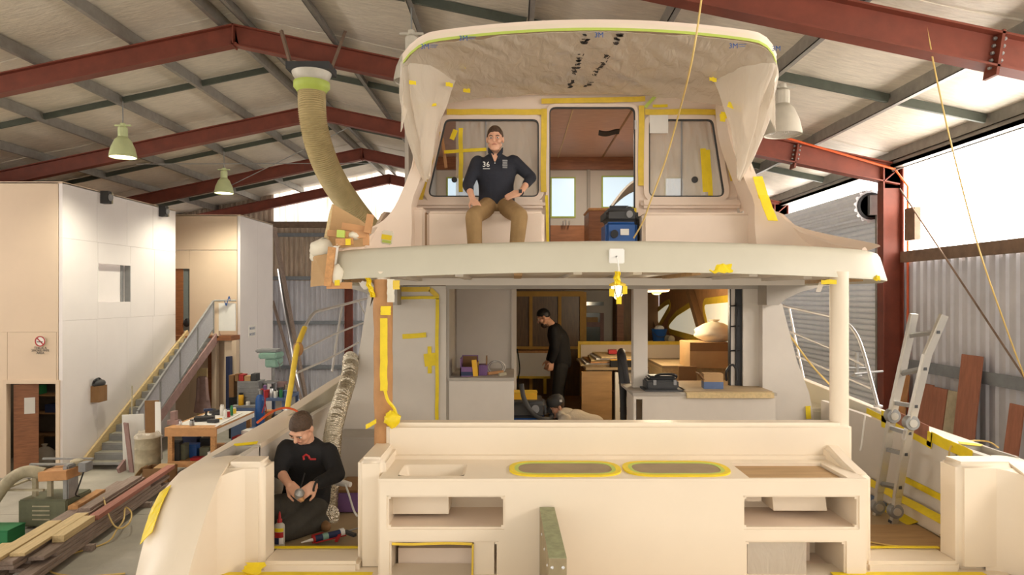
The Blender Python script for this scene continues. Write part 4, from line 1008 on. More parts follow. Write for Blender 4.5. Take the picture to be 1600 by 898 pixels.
# ================================================================ PEOPLE
def remesh(mb, vox, it=3):
    me = mb.mesh('r', 'skin'); o = bpy.data.objects.new('r', me); COL.objects.link(o)
    md = o.modifiers.new('r', 'REMESH'); md.mode = 'VOXEL'; md.voxel_size = vox
    dg = bpy.context.evaluated_depsgraph_get(); m2 = bpy.data.meshes.new_from_object(o.evaluated_get(dg))
    bm = bmesh.new(); bm.from_mesh(m2)
    for _ in range(it): bmesh.ops.smooth_vert(bm, verts=bm.verts, factor=.5, use_axis_x=True, use_axis_y=True, use_axis_z=True)
    q = MB(); bm.verts.index_update(); q.v = [v.co.copy() for v in bm.verts]; q.f = [tuple(v.index for v in f.verts) for f in bm.faces]
    bm.free(); bpy.data.objects.remove(o); bpy.data.meshes.remove(m2); bpy.data.meshes.remove(me); return q
def head_mb(T):
    m = MB(); g = lambda *p: T@V(p); R = T.to_3x3()
    m.ell(g(0, .012, .035), (.074, .094, .092), R); m.ell(g(0, -.012, -.05), (.056, .07, .064), R); m.ell(g(0, -.056, -.088), (.03, .024, .022), R)
    m.cap(g(0, -.084, .022), .010, g(0, -.104, -.018), .016); m.cap(g(-.036, -.076, .03), .014, g(.036, -.076, .03), .014)
    for s in (-1, 1):
        m.ell(g(s*.042, -.056, -.018), (.026, .026, .026), R); m.ell(g(s*.076, .012, -.004), (.011, .02, .032), R); m.cap(g(s*.05, .0, -.05), .02, g(s*.026, -.05, -.085), .02)
    m.cap(g(-.018, -.08, -.05), .008, g(.018, -.08, -.05), .008)
    return m
def hand(m, wrist, f, back, ts, curl=.5, spread=1.0, sc=1.0):
    wrist = V(wrist); f = V(f).normalized(); back = V(back); back = (back-f*back.dot(f)).normalized(); x = f.cross(back).normalized()*ts
    def g(a, b, c): return wrist+(x*a+f*b+back*c)*sc
    for a in (-.028, -.009, .010, .028): m.cap(g(a*.8, .01, 0), .016*sc, g(a, .085, 0), .012*sc)
    for a, L in ((.031, .066), (.011, .076), (-.011, .072), (-.031, .056)):
        p = g(a, .088, .002); d1 = curl*.55; prev = p; ang = d1; seg = (L*.45, L*.32, L*.27); rad = (.0092, .0085, .0078, .0068)
        for i in range(3):
            nx = prev+(f*math.cos(ang)-back*math.sin(ang)+x*(a*2.2*spread)*(.5 if i == 0 else .15))*seg[i]*sc
            m.cap(prev, rad[i]*sc, nx, rad[i+1]*sc, 8); prev = nx; ang += curl*.75
    b = g(.03, .02, -.006); c = g(.056, .05, -.016); e = g(.062, .082, -.024-.02*curl)
    m.cap(b, .016*sc, c, .012*sc, 8); m.cap(c, .011*sc, e, .009*sc, 8)
def person(name, label, J, style, hands, pose_grow=1.0):
    T = M.Translation(V(J['head']))@Euler(J['hrot']).to_matrix().to_4x4()@M.Scale(style.get('hscale', 1.0), 4)
    sL, sR = V(J['sL']), V(J['sR']); pel = V(J['pel']); mid = (sL+sR)/2; rt = (sR-sL).normalized(); sp_ = (mid-pel); up = sp_.normalized()
    bend = V(J.get('bend', (0, 0, 0)))
    def ring(t, wd, dp, gr):
        c = pel+sp_*t+bend*math.sin(PI*min(1, max(0, t))); dpt = rt.cross(up).normalized()
        return [c+rt*math.cos(2*PI*j/20)*(wd+gr)+dpt*math.sin(2*PI*j/20)*(dp+gr) for j in range(20)]
    def torso(m, gr, lo=-.22):
        return m.loft([ring(lo, .10, .075, gr), ring(-.12, .145, .105, gr), ring(.05, .16, .118, gr), ring(.25, .15, .108, gr), ring(.45, .152, .108, gr), ring(.68, .178, .12, gr), ring(.85, .18, .11, gr), ring(.98, .14, .08, gr), ring(1.08, .085, .06, gr), ring(1.14, .045, .045, gr)])
    nb = mid+up*.02; hc = T@V((0, .02, -.06)); S = {k: V(v) for k, v in J.items() if k not in ('hrot',)}
    b = torso(MB(), -.008); b.cap(nb, .058, hc, .054)
    hm = head_mb(T); b.v, b.f = (b.add(hm.v, hm.f)).v, b.f
    for s in 'LR':
        b.cap(S['s'+s], .05, S['e'+s], .04); b.cap(S['e'+s], .041, S['w'+s], .027)
        b.cap(S['h'+s], .07, S['k'+s], .05); b.cap(S['k'+s], .05, S['a'+s], .034); b.cap(S['a'+s]+V((0, 0, -.02)), .032, S['t'+s], .026)
        f, bk, ts, cu = hands[s]; hand(b, S['w'+s], f, bk, ts, cu)
    base = V((pel.x, pel.y, min(v.z for v in (S['aL'], S['aR'], S['tL'], S['tR']))-.04))
    body = remesh(b, .0062, 2).build(name, 'skin', None, label, 'person', org=base, smooth=True, recalc=False)
    # shirt
    q = torso(MB(), .03); q.cap(nb-up*.03, .078, nb+up*.015, .064)
    sf = style.get('sleeve', (.8, .8))
    for s, fr in zip('LR', sf):
        e = S['e'+s]; end = e+(S['w'+s]-e)*fr
        q.cap(S['s'+s]-up*.014, .073, e, .06); q.cap(e, .06, end, .046)
    remesh(q, .012, 3).build(style.get('shirt_name', 'shirt'), style['shirt'], body, smooth=True, recalc=False)
    q = MB().loft([ring(-.2, .10, .08, .015), ring(-.12, .155, .112, .015), ring(.04, .158, .115, .016), ring(.1, .155, .11, .012)])
    for s in 'LR':
        q.cap(S['h'+s], .105, S['k'+s], .084); kk = S['k'+s]; en = kk+(S['a'+s]-kk)*.97; q.cap(kk, .084, en, .068)
    remesh(q, .013, 3).build('trousers', style['trousers'], body, smooth=True, recalc=False)
    for s in 'LR':
        a, t = S['a'+s], S['t'+s]; h = (a-t); h.z = 0; h = h.normalized() if h.length > .01 else V((0, 1, 0))
        z0 = min(a.z, t.z)
        q = MB().cap(a+V((0, 0, -.015)), .044, t, .036); q.cap(a+h*.03+V((0, 0, -.03)), .036, t+V((0, 0, -.005)), .035)
        remesh(q, .01, 2).build('shoe', style.get('shoe', 'charcoal'), body, smooth=True, recalc=False)
    # hair shell
    g = lambda *p: T@V(p)
    if style.get('hair', True):
        sl = style.get('hairline', .75); ho = style.get('hair0', .014)
        hv = []; n, mm = 28, 20; q = MB()
        def hp(i, j, k):
            t = PI*.5*(i/mm)*1.45; a = 2*PI*j/n; x = k*.0775*math.sin(t)*math.cos(a); y = .012+k*.0975*math.sin(t)*math.sin(a); z = .035+k*.098*math.cos(t)
            lim = ho-sl*y+.014*nz(x*45, y*45, 3)+.006*nz(x*120, y*90, 7)
            if z < lim: x *= .985; y = .012+(y-.012)*.985; z = lim
            w_ = 1+.05*nz(x*60, y*60, z*60); return g(x*w_, y*w_, z)
        rings = [[hp(max(i, .15), j, 1.0) for j in range(n)] for i in range(mm+1)]+[[hp(max(i, .15), j, .9) for j in range(n)] for i in range(mm, -1, -1)]
        MB().loft(rings).build('hair', style.get('hair_mat', 'hair'), body, smooth=True)
    for s in (-1, 1):
        ey = MB().ell(g(s*.031, -.079, .010), (.0135, .009, .008), T.to_3x3(), 10, 6).build('eye', 'eye_white', body, smooth=True)
        MB().ell(g(s*.031, -.086, .010), (.0058, .004, .0058), T.to_3x3(), 8, 6).build('iris', 'iris', ey, smooth=True)
        MB().tube([g(s*.014, -.092, .026), g(s*.031, -.093, .032), g(s*.05, -.083, .027)], [.003, .0042, .002], 6).build('eyebrow', 'hair', body)
    MB().tube([g(-.024, -.080, -.051), g(-.008, -.0885, -.048), g(.008, -.0885, -.048), g(.024, -.080, -.051)], [.002, .005, .005, .002], 6).build('lips', 'lip', body, smooth=True)
    return body, T
# --- the man sitting on the fly bench
SYT = 6.95
J = dict(head=P(773.5, 218, 6.9), hrot=(.14, 0, -.06), sL=P(746, 251, 6.98), sR=P(802, 250, 6.98), eL=P(731, 289, 6.86), eR=P(830, 277, 6.98), wL=P(739, 312, 6.66), wR=P(813, 301, 6.74),
         pel=P(776, 319, 7.0), hL=P(764, 322, 6.95), hR=P(789, 322, 6.95), kL=P(740, 338, 6.5), kR=P(812, 337, 6.5), aL=(PX(743, 6.55), 6.55, DK+.125), aR=(PX(805, 6.55), 6.55, DK+.125),
         tL=(PX(738, 6.4), 6.38, DK+.065), tR=(PX(811, 6.4), 6.38, DK+.065))
hs = {'L': (P(752, 330, 6.5)-P(739, 312, 6.66), (.0, -.7, .7), 1, .25), 'R': (P(786, 309, 6.72)-P(813, 301, 6.74), (.15, -.8, .6), 1, .3)}
man, T = person('person', 'man in navy polo top and khaki trousers sitting on the fly deck bench', J, dict(shirt='shirt_navy', trousers='khaki', hscale=1.07, sleeve=(.35, .45), shirt_name='polo_shirt'), hs)
mid = (V(J['sL'])+V(J['sR']))/2
for s in (-1, 1):
    MB().sheet(lambda u, v: mid+V((s*(.018+.055*u), -.128+.05*u+.03*v*(1-u), .035+.05*u-.055*v+.03*u)), 6, 4, .012).build('collar', 'shirt_navy', man, smooth=True)
MB().sheet(lambda u, v: mid+V(((u-.5)*.075*(1-.85*v), -.112-.028*v, .045-.085*v)), 6, 5, .006).build('open_neck', 'skin', man, smooth=True)
MB().ell(mid+V((0, -.147, -.055)), (.006, .004, .006)).build('button', 'white', man)
shz = lambda x, y: P(x, y, 6.818)
text_mb('36', .075, M.Translation(shz(759.5, 257))@FRONT).build('chest_number', 'white', man, kind='stuff'); MB().obox(shz(760, 263.5), (.07, .006, .006)).build('chest_print', 'white', man)
for i in range(4): MB().obox(shz(789, 251+3.4*i), (.05-.004*(i % 2), .006, .016), (0, .03, 0)).build('chest_print', 'grey', man)
MB().tube([V(J['wR'])+V((.028*math.cos(a), .028*math.sin(a)*.6, .03*math.sin(a))) for a in [2*PI*i/14 for i in range(15)]], .008, 6).build('watch_strap', 'black', man)
MB().obox(V(J['wR'])+V((.0, -.036, .01)), (.032, .012, .034)).build('watch_face', 'black', man)
# --- the man kneeling in the cockpit
J = dict(head=P(471, 669, 4.93), hrot=(.75, .12, -.2), sL=P(448, 698, 5.04), sR=P(513, 703, 5.04), eL=P(437, 735, 4.92), eR=P(527, 741, 4.9), wL=P(452, 757, 4.72), wR=P(492, 757, 4.7),
         pel=P(476, 786, 5.2), hL=P(462, 790, 5.15), hR=P(492, 792, 5.15), kL=P(432, 790, 4.86), kR=P(446, 828, 4.86), aL=P(440, 829, 5.1), aR=P(503, 815, 5.15), tL=P(428, 842, 4.98), tR=P(510, 822, 5.06), bend=(0, .07, 0))
hs = {'L': (P(466, 771, 4.66)-P(452, 757, 4.72), (-.3, -.7, .5), 1, .9), 'R': (P(472, 772, 4.66)-P(492, 757, 4.7), (.3, -.8, .4), -1, .6)}
kn, T = person('person', 'man in black top kneeling in the cockpit gate opening bent over a tool', J, dict(shirt='shirt_black', trousers='trouser_grey', sleeve=(.25, .85), shirt_name='long_sleeved_top', shoe='card_dark'), hs)
fr = lambda x, y: P(x, y, 4.895)
MB().tube([fr(475, 718), fr(474, 713), fr(478, 710), fr(482, 712), fr(484, 716)], .008, 6).build('chest_logo', 'red', kn)
MB().obox(fr(489, 717), (.045, .006, .012)).build('chest_print', 'red', kn)
MB().tube([V(J['wR'])+V((.01+.026*math.cos(a)*.4, -.02+.034*math.sin(a), .034*math.cos(a))) for a in [2*PI*i/14 for i in range(15)]], .008, 6).build('watch_strap', 'black', kn)
e = empty('hand_tool', P(466, 776, 4.64), 'small metal part and thin screwdriver held by the kneeling man', 'tool')
MB().lathe([(.012, 0), (.03, .01), (.034, .05), (.02, .07), (.012, .08)], M.Translation(P(466, 777, 4.62))@Euler((.5, .4, 0)).to_matrix().to_4x4(), 12).build('tool_body', 'galv', e)
MB().tube([P(468, 768, 4.62), P(476, 739, 4.6)], .005, 6).build('screwdriver_shaft', 'black', e)
MB().cap(P(463, 774, 4.6), .018, P(472, 780, 4.6), .016).build('tool_nozzle', 'kraft', e)
# --- the man standing in the saloon
Y = 9.7; fz_ = SOLE
J = dict(head=P(850, 496, Y), hrot=(.55, 0, -PI/2-.15), sL=P(866, 514, Y-.2), sR=P(868, 514, Y+.2), eL=P(868, 545, Y-.26), eR=P(864, 543, Y+.2), wL=P(862, 565, Y-.2), wR=P(857, 563, Y+.1),
         pel=P(877, 565, Y), hL=P(877, 572, Y-.1), hR=P(877, 572, Y+.1), kL=P(871, 612, Y-.12), kR=P(873, 612, Y+.12), aL=(PX(876, Y), Y-.14, fz_+.1), aR=(PX(878, Y), Y+.14, fz_+.1), tL=(PX(862, Y), Y-.16, fz_+.045), tR=(PX(864, Y), Y+.16, fz_+.045), bend=(.03, 0, 0))
hs = {'L': ((-.15, -.05, -1), (.3, -1, 0), 1, .8), 'R': ((-.2, 0, -1), (.3, 1, 0), -1, .8)}
st, T = person('person', 'bearded man in black standing in the saloon looking down', J, dict(shirt='shirt_black', trousers='trouser_black', sleeve=(.9, .9), shirt_name='long_sleeved_top', hair_mat='black'), hs)
MB().ell(T@V((0, -.05, -.09)), (.052, .05, .05), T.to_3x3()).build('beard', 'hair', st, smooth=True)
# --- the man in a white hood and cap
Y = 7.75
J = dict(head=P(869, 636, Y), hrot=(.35, 0, -1.2), sL=P(880, 655, Y-.17), sR=P(892, 655, Y+.2), eL=P(868, 688, Y-.2), eR=P(876, 688, Y+.2), wL=(PX(858, Y), Y-.15, SOLE+.06), wR=(PX(864, Y), Y+.18, SOLE+.06),
         pel=P(930, 668, Y+.05), hL=P(928, 672, Y-.08), hR=P(928, 672, Y+.18), kL=(PX(912, Y), Y-.12, SOLE+.085), kR=(PX(914, Y), Y+.2, SOLE+.085), aL=(PX(972, Y), Y-.12, SOLE+.07), aR=(PX(972, Y), Y+.2, SOLE+.07), tL=(PX(985, Y), Y-.12, SOLE+.05), tR=(PX(985, Y), Y+.2, SOLE+.05))
hs = {'L': ((-1, -.1, -.1), (0, 0, 1), 1, .15), 'R': ((-1, .1, -.1), (0, 0, 1), -1, .15)}
cm, T = person('person', 'man in cap and white hooded overall crouching in the saloon doorway', J, dict(shirt='hood_white', trousers='hood_white', sleeve=(.9, .9), shirt_name='overall_top', hairline=.5, hair0=0), hs)
cp = MB(); g = lambda *p: T@V(p)
MB().loft([[g(.087*k*math.cos(2*PI*j/24), .012+.107*k*math.sin(2*PI*j/24), z) for j in range(24)] for k, z in ((1, .035), (1.0, .06), (.93, .1), (.72, .128), (.35, .142), (.05, .145))]).build('cap_crown', 'charcoal', cm, smooth=True)
MB().sheet(lambda u, v: g((u-.5)*.14, -.085-.075*v*(1-(2*u-1)**2*.5), .04-.02*v-.03*(2*u-1)**2), 8, 4, .005).build('cap_peak', 'charcoal', cm, smooth=True)
MB().obox(g(.075, .05, .07), (.03, .03, .025)).build('cap_badge', 'paper', cm)
q = MB().ell(P(884, 647, Y), (.13, .13, .075)); q.ell(P(893, 650, Y+.05), (.12, .14, .07)); q.cap(P(876, 648, Y-.1), .05, P(874, 648, Y+.1), .05)
remesh(q, .014, 3).build('hood', 'hood_white', cm, smooth=True, recalc=False)
MB().ell(T@V((0, -.075, -.05)), (.04, .04, .04), T.to_3x3()).build('dust_mask', 'charcoal', cm, smooth=True)
# ================================================================ LEFT SIDE OF THE SHED
# ---- staircase
N = 16; SY0, SY1, SX0, SX1 = 15.55, 20.45, -9.9, -8.95; SZ1 = 2.78
sc_ = empty('staircase', ((SX0+SX1)/2, SY0, 0), 'open steel staircase with mesh balustrade climbing the white office wall', 'staircase')
for i in range(N):
    t = (i+1)/(N+1); y = SY0+(SY1-SY0)*t; z = SZ1*t
    tr = B('tread', 'tread', sc_, SX0+.05, SX1-.05, y-.12, y+.16, z-.03, z); B('tread_nosing', 'galv', tr, SX0+.05, SX1-.05, y-.14, y-.12, z-.05, z+.004)
    B('riser', 'grey', tr, SX0+.05, SX1-.05, y+.14, y+.155, z, z+SZ1/(N+1)-.04)
for x, m_ in ((SX0, 'timber_pale'), (SX1, 'stringer')): MB().bar((x, SY0-.12, .0), (x, SY1+.2, SZ1+.07), .06, .26, (0, -.5, 1)).build('stringer', m_, sc_)
ra, rb = V((SX1, 16.2, 1.16+.1)), V((SX1, 20.25, 3.84))
MB().bar(ra, rb, .05, .06).build('handrail', 'galv', sc_); MB().bar(ra-V((0, 0, .78)), rb-V((0, 0, .78)), .04, .04).build('bottom_rail', 'galv', sc_)
MB().bar((SX1, 15.75, .15), ra, .05, .05).build('handrail', 'galv', sc_)
for i in range(5):
    t = i/4; p = ra+(rb-ra)*t; MB().bar(p-V((0, 0, .95)), p, .04, .04).build('baluster', 'galv', sc_)
    if i < 4:
        a = ra+(rb-ra)*(t+.012); b = ra+(rb-ra)*(t+.238); dz = V((0, 0, -.76))
        MB().loft([[a+V((-.004, 0, -.04)), b+V((-.004, 0, -.04)), b+dz+V((-.004, 0, 0)), a+dz+V((-.004, 0, 0))], [a+V((.004, 0, -.04)), b+V((.004, 0, -.04)), b+dz+V((.004, 0, 0)), a+dz+V((.004, 0, 0))]]).build('mesh_infill', 'mesh_panel', sc_)
MB().tube([(SX1+.0, 15.9, 0), (SX1, 15.95, 1.9)], .015, 6).build('newel_rod', 'dusty', sc_)
# landing
ld = empty('landing', (-9.3, 20.7, 0), 'timber stair landing with white end panel tied with blue ribbon', 'landing')
B('deck', 'wood_red', ld, -10.7, QX, 20.42, QY-.02, 2.66, 2.8); B('end_panel', 'white', ld, PX(343, 20.5), PX(369, 20.5), 20.44, 20.5, 2.95, 3.78)
B('end_frame', 'beige_wall', ld, PX(334, 20.5), PX(343, 20.5), 20.42, 20.52, 2.75, 3.85); MB().tube([(SX1, 20.3, 3.86), (PX(370, 20.5), 20.45, 3.86)], .025, 8).build('rail', 'galv', ld)
B('support_post', 'beige_wall', ld, PX(353, 20.6), PX(371, 20.6), 20.5, 20.75, 0, 2.66)
B('support_post', 'beige_wall', ld, PX(333, 20.6), PX(340, 20.6), 20.5, 20.7, 0, 2.66)
MB().sheet(lambda u, v: P(351+9*u, 468+6*math.sin(u*6)+4*v, 20.38), 8, 2, .01).build('ribbon', 'blue', ld)
# under-stair openings
B('inner_door', 'wood_red', ld, PX(326, 20.9), PX(333, 20.9), 20.85, 20.9, 0, 2.3)
B('dark_locker', 'navy', ld, PX(355, 20.3), PX(361, 20.3), 20.2, 20.4, .6, 2.2)
# coat on a hook
ct = empty('hanging_coat', P(316, 650, 20), 'brown coat hanging below the staircase', 'coat')
def coat(u, v): a = 2*PI*u; w_ = .12+.12*v; return P(316, 588, 19.9)+V((w_*math.cos(a)*(1+.15*math.sin(5*a)*v), .08*math.sin(a)*(1+.2*v), -1.05*v))
MB().grid(coat, 24, 10).build('coat_body', 'stringer', ct, smooth=True); MB().cap(P(310, 592, 19.85), .05, P(309, 625, 19.8), .05).build('sleeve', 'stringer', ct); MB().cap(P(322, 592, 19.85), .05, P(324, 625, 19.8), .05).build('sleeve', 'stringer', ct)
MB().box(PX(308, 20), PX(324, 20), 19.98, 20.02, 0, PZ(575, 20)).build('hook_post', 'timber_pale', ct)
# ---- store shelves in the doorway
sh = empty('store_shelves', (-11.7, 17.2, 0), 'dark shelving seen through the store room doorway', 'shelf')
for z in (.5, 1.05, 1.5, 1.95): B('shelf_board', 'card_dark', sh, -12.35, -11.0, 17.0, 17.45, z, z+.03)
for x in (-12.35, -11.03): B('upright', 'card_dark', sh, x, x+.03, 17.0, 17.45, 0, 2.2)
def cbox(nm, m_, x, y, z, sx_, sy_, sz_, lab, cat, grp=None, rot=0, lid=None):
    e = empty(nm, (x, y, z), lab, cat, grp); R = (0, 0, rot)
    MB().obox((x, y, z+sz_*.44), (sx_, sy_, sz_*.88), R).build('body', m_, e, bevel=.006)
    MB().obox((x, y, z+sz_*.94), (sx_*1.03, sy_*1.03, sz_*.12), R).build('lid', lid or m_, e, bevel=.005); return e
cbox('storage_tub', 'green', -12.05, 17.2, 1.53, .3, .3, .22, 'green tub on the store room shelf', 'tub')
cbox('storage_tub', 'charcoal', -11.75, 17.2, 1.98, .3, .3, .2, 'dark tub on the top store room shelf', 'tub'); cbox('storage_tub', 'navy', -11.6, 17.2, 1.08, .3, .3, .2, 'navy tub on the middle store room shelf', 'tub')
def bag(x, y, z, r, h, m_, lab, nm='plastic_bag'):
    e = empty(nm, (x, y, z), lab, 'bag')
    MB().grid(lambda u, v: (x+r*(math.sin(PI*min(1, .12+v*.88))**.6)*math.cos(2*PI*u)*(1+.25*nz(u*6, v*4)), y+r*(math.sin(PI*min(1, .12+v*.88))**.6)*math.sin(2*PI*u)*(1+.2*nz(u*6+4, v*4)), z+h*v), 20, 12).build('sack', m_, e, smooth=True)
    MB().lathe([(r*.15, h*.97), (r*.3, h*1.08), (r*.1, h*1.1)], (x, y, z), 9).build('tied_neck', m_, e); return e
bag(-11.0, 15.95, 0, .24, .5, 'film', 'clear plastic bag slumped just inside the store room doorway'); cbox('carton', 'card_dark', -11.75, 16.6, 0, .35, .35, .6, 'brown carton standing inside the store room', 'box')
lb = empty('store_fill_lamp', (-11.2, 16.2, 2.7), 'added fill bulb hidden under the store room ceiling', 'lamp')  # unseen bulb added to brighten the otherwise black store room
MB().lathe([(.05, .1), (.05, .06), (.02, .05)], (-11.2, 16.2, 2.7), 12).build('lamp_holder', 'white', lb); MB().ell((-11.2, 16.2, 2.72), (.04, .04, .05)).build('bulb', 'lamp_warm', lb, smooth=True)
l = bpy.data.lights.new('store_fill_light', 'POINT'); l.energy = 14; l.color = (1, .88, .7); l.shadow_soft_size = .06
lo = bpy.data.objects.new('store_fill_light', l); COL.objects.link(lo); lo.parent = lb; lo.location = (0, 0, -.1)
# ---- table saw
tsY = 11.7; ts = empty('table_saw', (-8.0, tsY, 0), 'dusty table saw on a louvred cabinet with a hose at its side', 'table saw')
bx0, bx1 = PX(28, tsY), PX(104, tsY)
cab = MB().box(bx0, bx1, tsY, tsY+.7, .04, .5).build('cabinet', 'dull_green', ts, bevel=.02)
for i in range(4): B('louvre', 'dusty', cab, bx0+.25, bx0+.55, tsY-.012, tsY, .16+.075*i, .18+.075*i)
for x in (bx0+.1, bx0+.36, bx1-.12): B('leg', 'dusty', ts, x, x+.07, tsY+.2, tsY+.27, .5, .84)
B('frame_rail', 'dusty', ts, bx0-.25, bx0+.5, tsY-.1, tsY-.05, .68, .71); B('frame_rail', 'dusty', ts, bx0-.25, bx0+.5, tsY+.55, tsY+.6, .68, .71); B('frame_rail', 'dusty', ts, bx0-.25, bx0-.2, tsY-.1, tsY+.6, .68, .71)
MB().obox((bx0+.62, tsY+.25, .92), (.5, .6, .16), (0, -.06, 0)).build('table_top', 'timber_orange', ts, bevel=.01); MB().obox((bx0+.5, tsY+.3, 1.04), (1.0, .06, .03)).build('fence', 'galv', ts)
MB().obox((bx0+.5, tsY+.55, 1.08), (.9, .04, .03)).build('fence_rail', 'galv', ts); MB().obox((bx1-.06, tsY+.2, .78), (.1, .3, .6)).build('motor_bracket', 'galv', ts, bevel=.02); MB().obox((bx1+.2, tsY+.2, 1.03), (.14, .2, .16)).build('switch_box', 'grey', ts, bevel=.01)
MB().lathe([(.1, 0), (.1, .26), (.06, .28)], M.Translation(V((bx1-.05, tsY+.35, .84))), 14).build('motor', 'dusty', ts, smooth=True)
MB().tube(spline([(bx0+.38, tsY+.1, .93), (bx0+.1, tsY+.02, .98), (bx0-.12, tsY-.1, .82), (bx0-.3, tsY-.3, .45), (bx0-.62, tsY-.6, .14), (bx0-1.1, tsY-.6, .1)], 6), .1, 14).build('dust_hose', 'dusty', ts, smooth=True)
MB().tube(spline([(bx1+.2, tsY+.15, .95), (bx1+.14, tsY+.1, .7), (bx1+.06, tsY+.15, .55), (bx1+.1, tsY+.2, .5)]), .012, 6).build('power_cord', 'black', ts)
cbox('storage_tub', 'green', PX(2, 11.2), 11.2, 0, .5, .4, .22, 'green crate on the floor beside the table saw', 'crate')
# ---- timber stack: planks lying towards the stern
random.seed(11); pk = 0
def plank(x, y0, y1, z, w_, h_, m_, lab, rz=0, nm='plank'):
    global pk
    c = V((x, (y0+y1)/2, z+h_/2)); L = y1-y0
    o = MB().obox((0, 0, 0), (w_, L, h_)).build(nm, m_, None, lab, 'plank', 'timber stack on the floor', org=(0, 0, 0), bevel=.004); o.location = c; o.rotation_euler = (0, 0, rz); pk += 1; return o
SR = .124
def stk(y, off): return -6.98-.125*(y-10)+off          # centre line of the stack, running slightly off the shed axis
for i, y in enumerate((10.7, 12.9)):
    o = MB().obox((0, 0, 0), (.85, .1, .09)).build('bearer', 'timber_grey', None, 'short timber bearer lying under the %s of the plank stack' % ('front end', 'far end')[i], 'timber', org=(0, 0, 0)); o.location = (stk(y, .02), y, .045); o.rotation_euler = (0, 0, SR)
NM = [['bottom layer', 'second layer', 'third layer', 'fourth layer', 'fifth layer'], ['nearest the table saw', 'in the middle', 'on the boat side']]
z = .09
for lay in range(5):
    for c in range(3):
        if lay == 4 and c == 2: continue
        y0 = 9.0+random.uniform(-.2, .7)+.12*lay; y1 = 14.3+random.uniform(-.7, .2)-.1*lay; yc = (y0+y1)/2
        plank(stk(yc, (c-1)*.225-.02*lay), y0, y1, z, .21, .055, 'timber_grey', 'weathered grey plank in the %s of the stack, %s' % (NM[0][lay], NM[1][c]), SR)
    z += .056
def top(y0, y1, off, w_, h_, m_, lab, dz=0): plank(stk((y0+y1)/2, off), y0, y1, z+dz, w_, h_, m_, lab, SR)
plank(stk(12.9, .2), 11.2, 14.6, z-.055, .16, .075, 'timber_pink', 'long reddish plank lying along the top of the grey stack', SR)
top(9.5, 11.3, -.02, .2, .045, 'timber_pale', 'wide pale fresh-cut plank on top of the stack near its front')
top(9.1, 10.9, -.25, .2, .05, 'timber_pale', 'pale plank beside the wide one on the stack'); plank(stk(10.9, .2), 10.2, 11.15, z-.055, .17, .1, 'timber_pale', 'short thick pale offcut on the stack', SR)
top(11.5, 13.6, -.1, .2, .05, 'timber_grey', 'lone grey plank lying on top at the back of the stack'); top(11.6, 12.6, -.34, .16, .12, 'timber', 'thick brown timber block on top of the stack', -.056)
plank(stk(9.6, -.78), 8.6, 10.7, .0, .42, .14, 'timber_pale', 'broad pale board on the floor beside the stack', .1)
# yellow cords by the planks
def cord(nm, pts, r, m_, lab, cat='cord', n=6, grp=None): return MB().tube(spline(pts, 7), r, n).build(nm, m_, None, lab, cat, grp, smooth=True)
zt = .42
cord('extension_cord', [P(162, 778, 12.1), P(168, 800, 11.6), P(178, 820, 11.4), P(190, 825, 11.3), P(203, 815, 11.5), P(205, 800, 11.9), P(196, 793, 12.1), P(193, 812, 11.8), P(182, 828, 11.3), (-6.6, 11.0, .02), (-6.9, 10.4, .02), (-6.75, 9.9, .015), (-6.2, 9.7, .015), (-5.6, 9.8, .015)], .014, 'yellow_cord', 'yellow extension cord looped over the plank stack and along the floor')
cord('extension_cord', [(-7.2, 9.3, .015), (-6.6, 9.45, .015), (-6.2, 9.35, .015), (-6.0, 9.0, .015)], .012, 'dull_green', 'thin dull cord lying on floor below the plank stack')
# ---- drum bin, boards, carton
dm = empty('drum_bin', (PX(231, 15.3), 15.3, 0), 'dirty pale drum used as a rubbish bin with a plastic liner', 'bin')
c = V((PX(231, 15.3), 15.3, 0))
MB().lathe([(.25, 0), (.265, .02), (.265, .28), (.275, .3), (.265, .32), (.265, .58), (.275, .6), (.265, .62), (.265, .84), (.28, .86), (.26, .87), (.25, .8)], M.Translation(c), 24).build('drum_body', 'dusty', dm, smooth=True)
MB().grid(lambda u, v: c+V(((.29-.2*v)*math.cos(2*PI*u)*(1+.15*nz(u*8, v*3)), (.29-.2*v)*math.sin(2*PI*u)*(1+.15*nz(u*8+3, v*3)), .84+.12*math.sin(v*PI)+.04*nz(u*9, v*5))), 24, 6).build('bin_liner', 'film', dm, smooth=True)
def lean(nm, x, y, w_, h_, t, m_, lab, ang=.12, rz=0, cat='board', grp=None, z=0, ax='x'):
    """board standing on z, leaning; base centre x,y"""
    o = MB().box(-w_/2, w_/2, -t/2, t/2, 0, h_).build(nm, m_, None, lab, cat, grp, org=(0, 0, 0), bevel=.003); o.location = (x, y, z); o.rotation_euler = (ang, 0, rz); return o
lean('plywood_offcut', c.x+.05, c.y+.12, .3, 1.35, .02, 'card_dark', 'tall brown offcut board standing in the drum bin', .05, .2, z=.3); lean('plywood_offcut', c.x+.2, c.y+.1, .18, 1.3, .02, 'white', 'narrow white offcut standing in the drum bin', .04, -.3, z=.32)
lean('white_sheet_board', PX(211, 15.75), 15.72, .45, 1.3, .02, 'white', 'white sheet board leaning on the foot of the staircase', .1, .3); lean('plywood_offcut', PX(206, 15.5), 15.5, .16, 1.15, .03, 'stringer', 'dull narrow board leaning beside the white sheet', .12, -.5)
e = empty('carton', (PX(250, 14.8), 14.8, 0), 'open brown carton on the floor beside the drum bin', 'box'); x = PX(250, 14.8)
for a in ((-.28, -.27, -.2, .2), (.27, .28, -.2, .2), (-.28, .28, -.2, -.19), (-.28, .28, .19, .2)): B('side', 'card_dark', e, x+a[0], x+a[1], 14.8+a[2], 14.8+a[3], 0, .3)
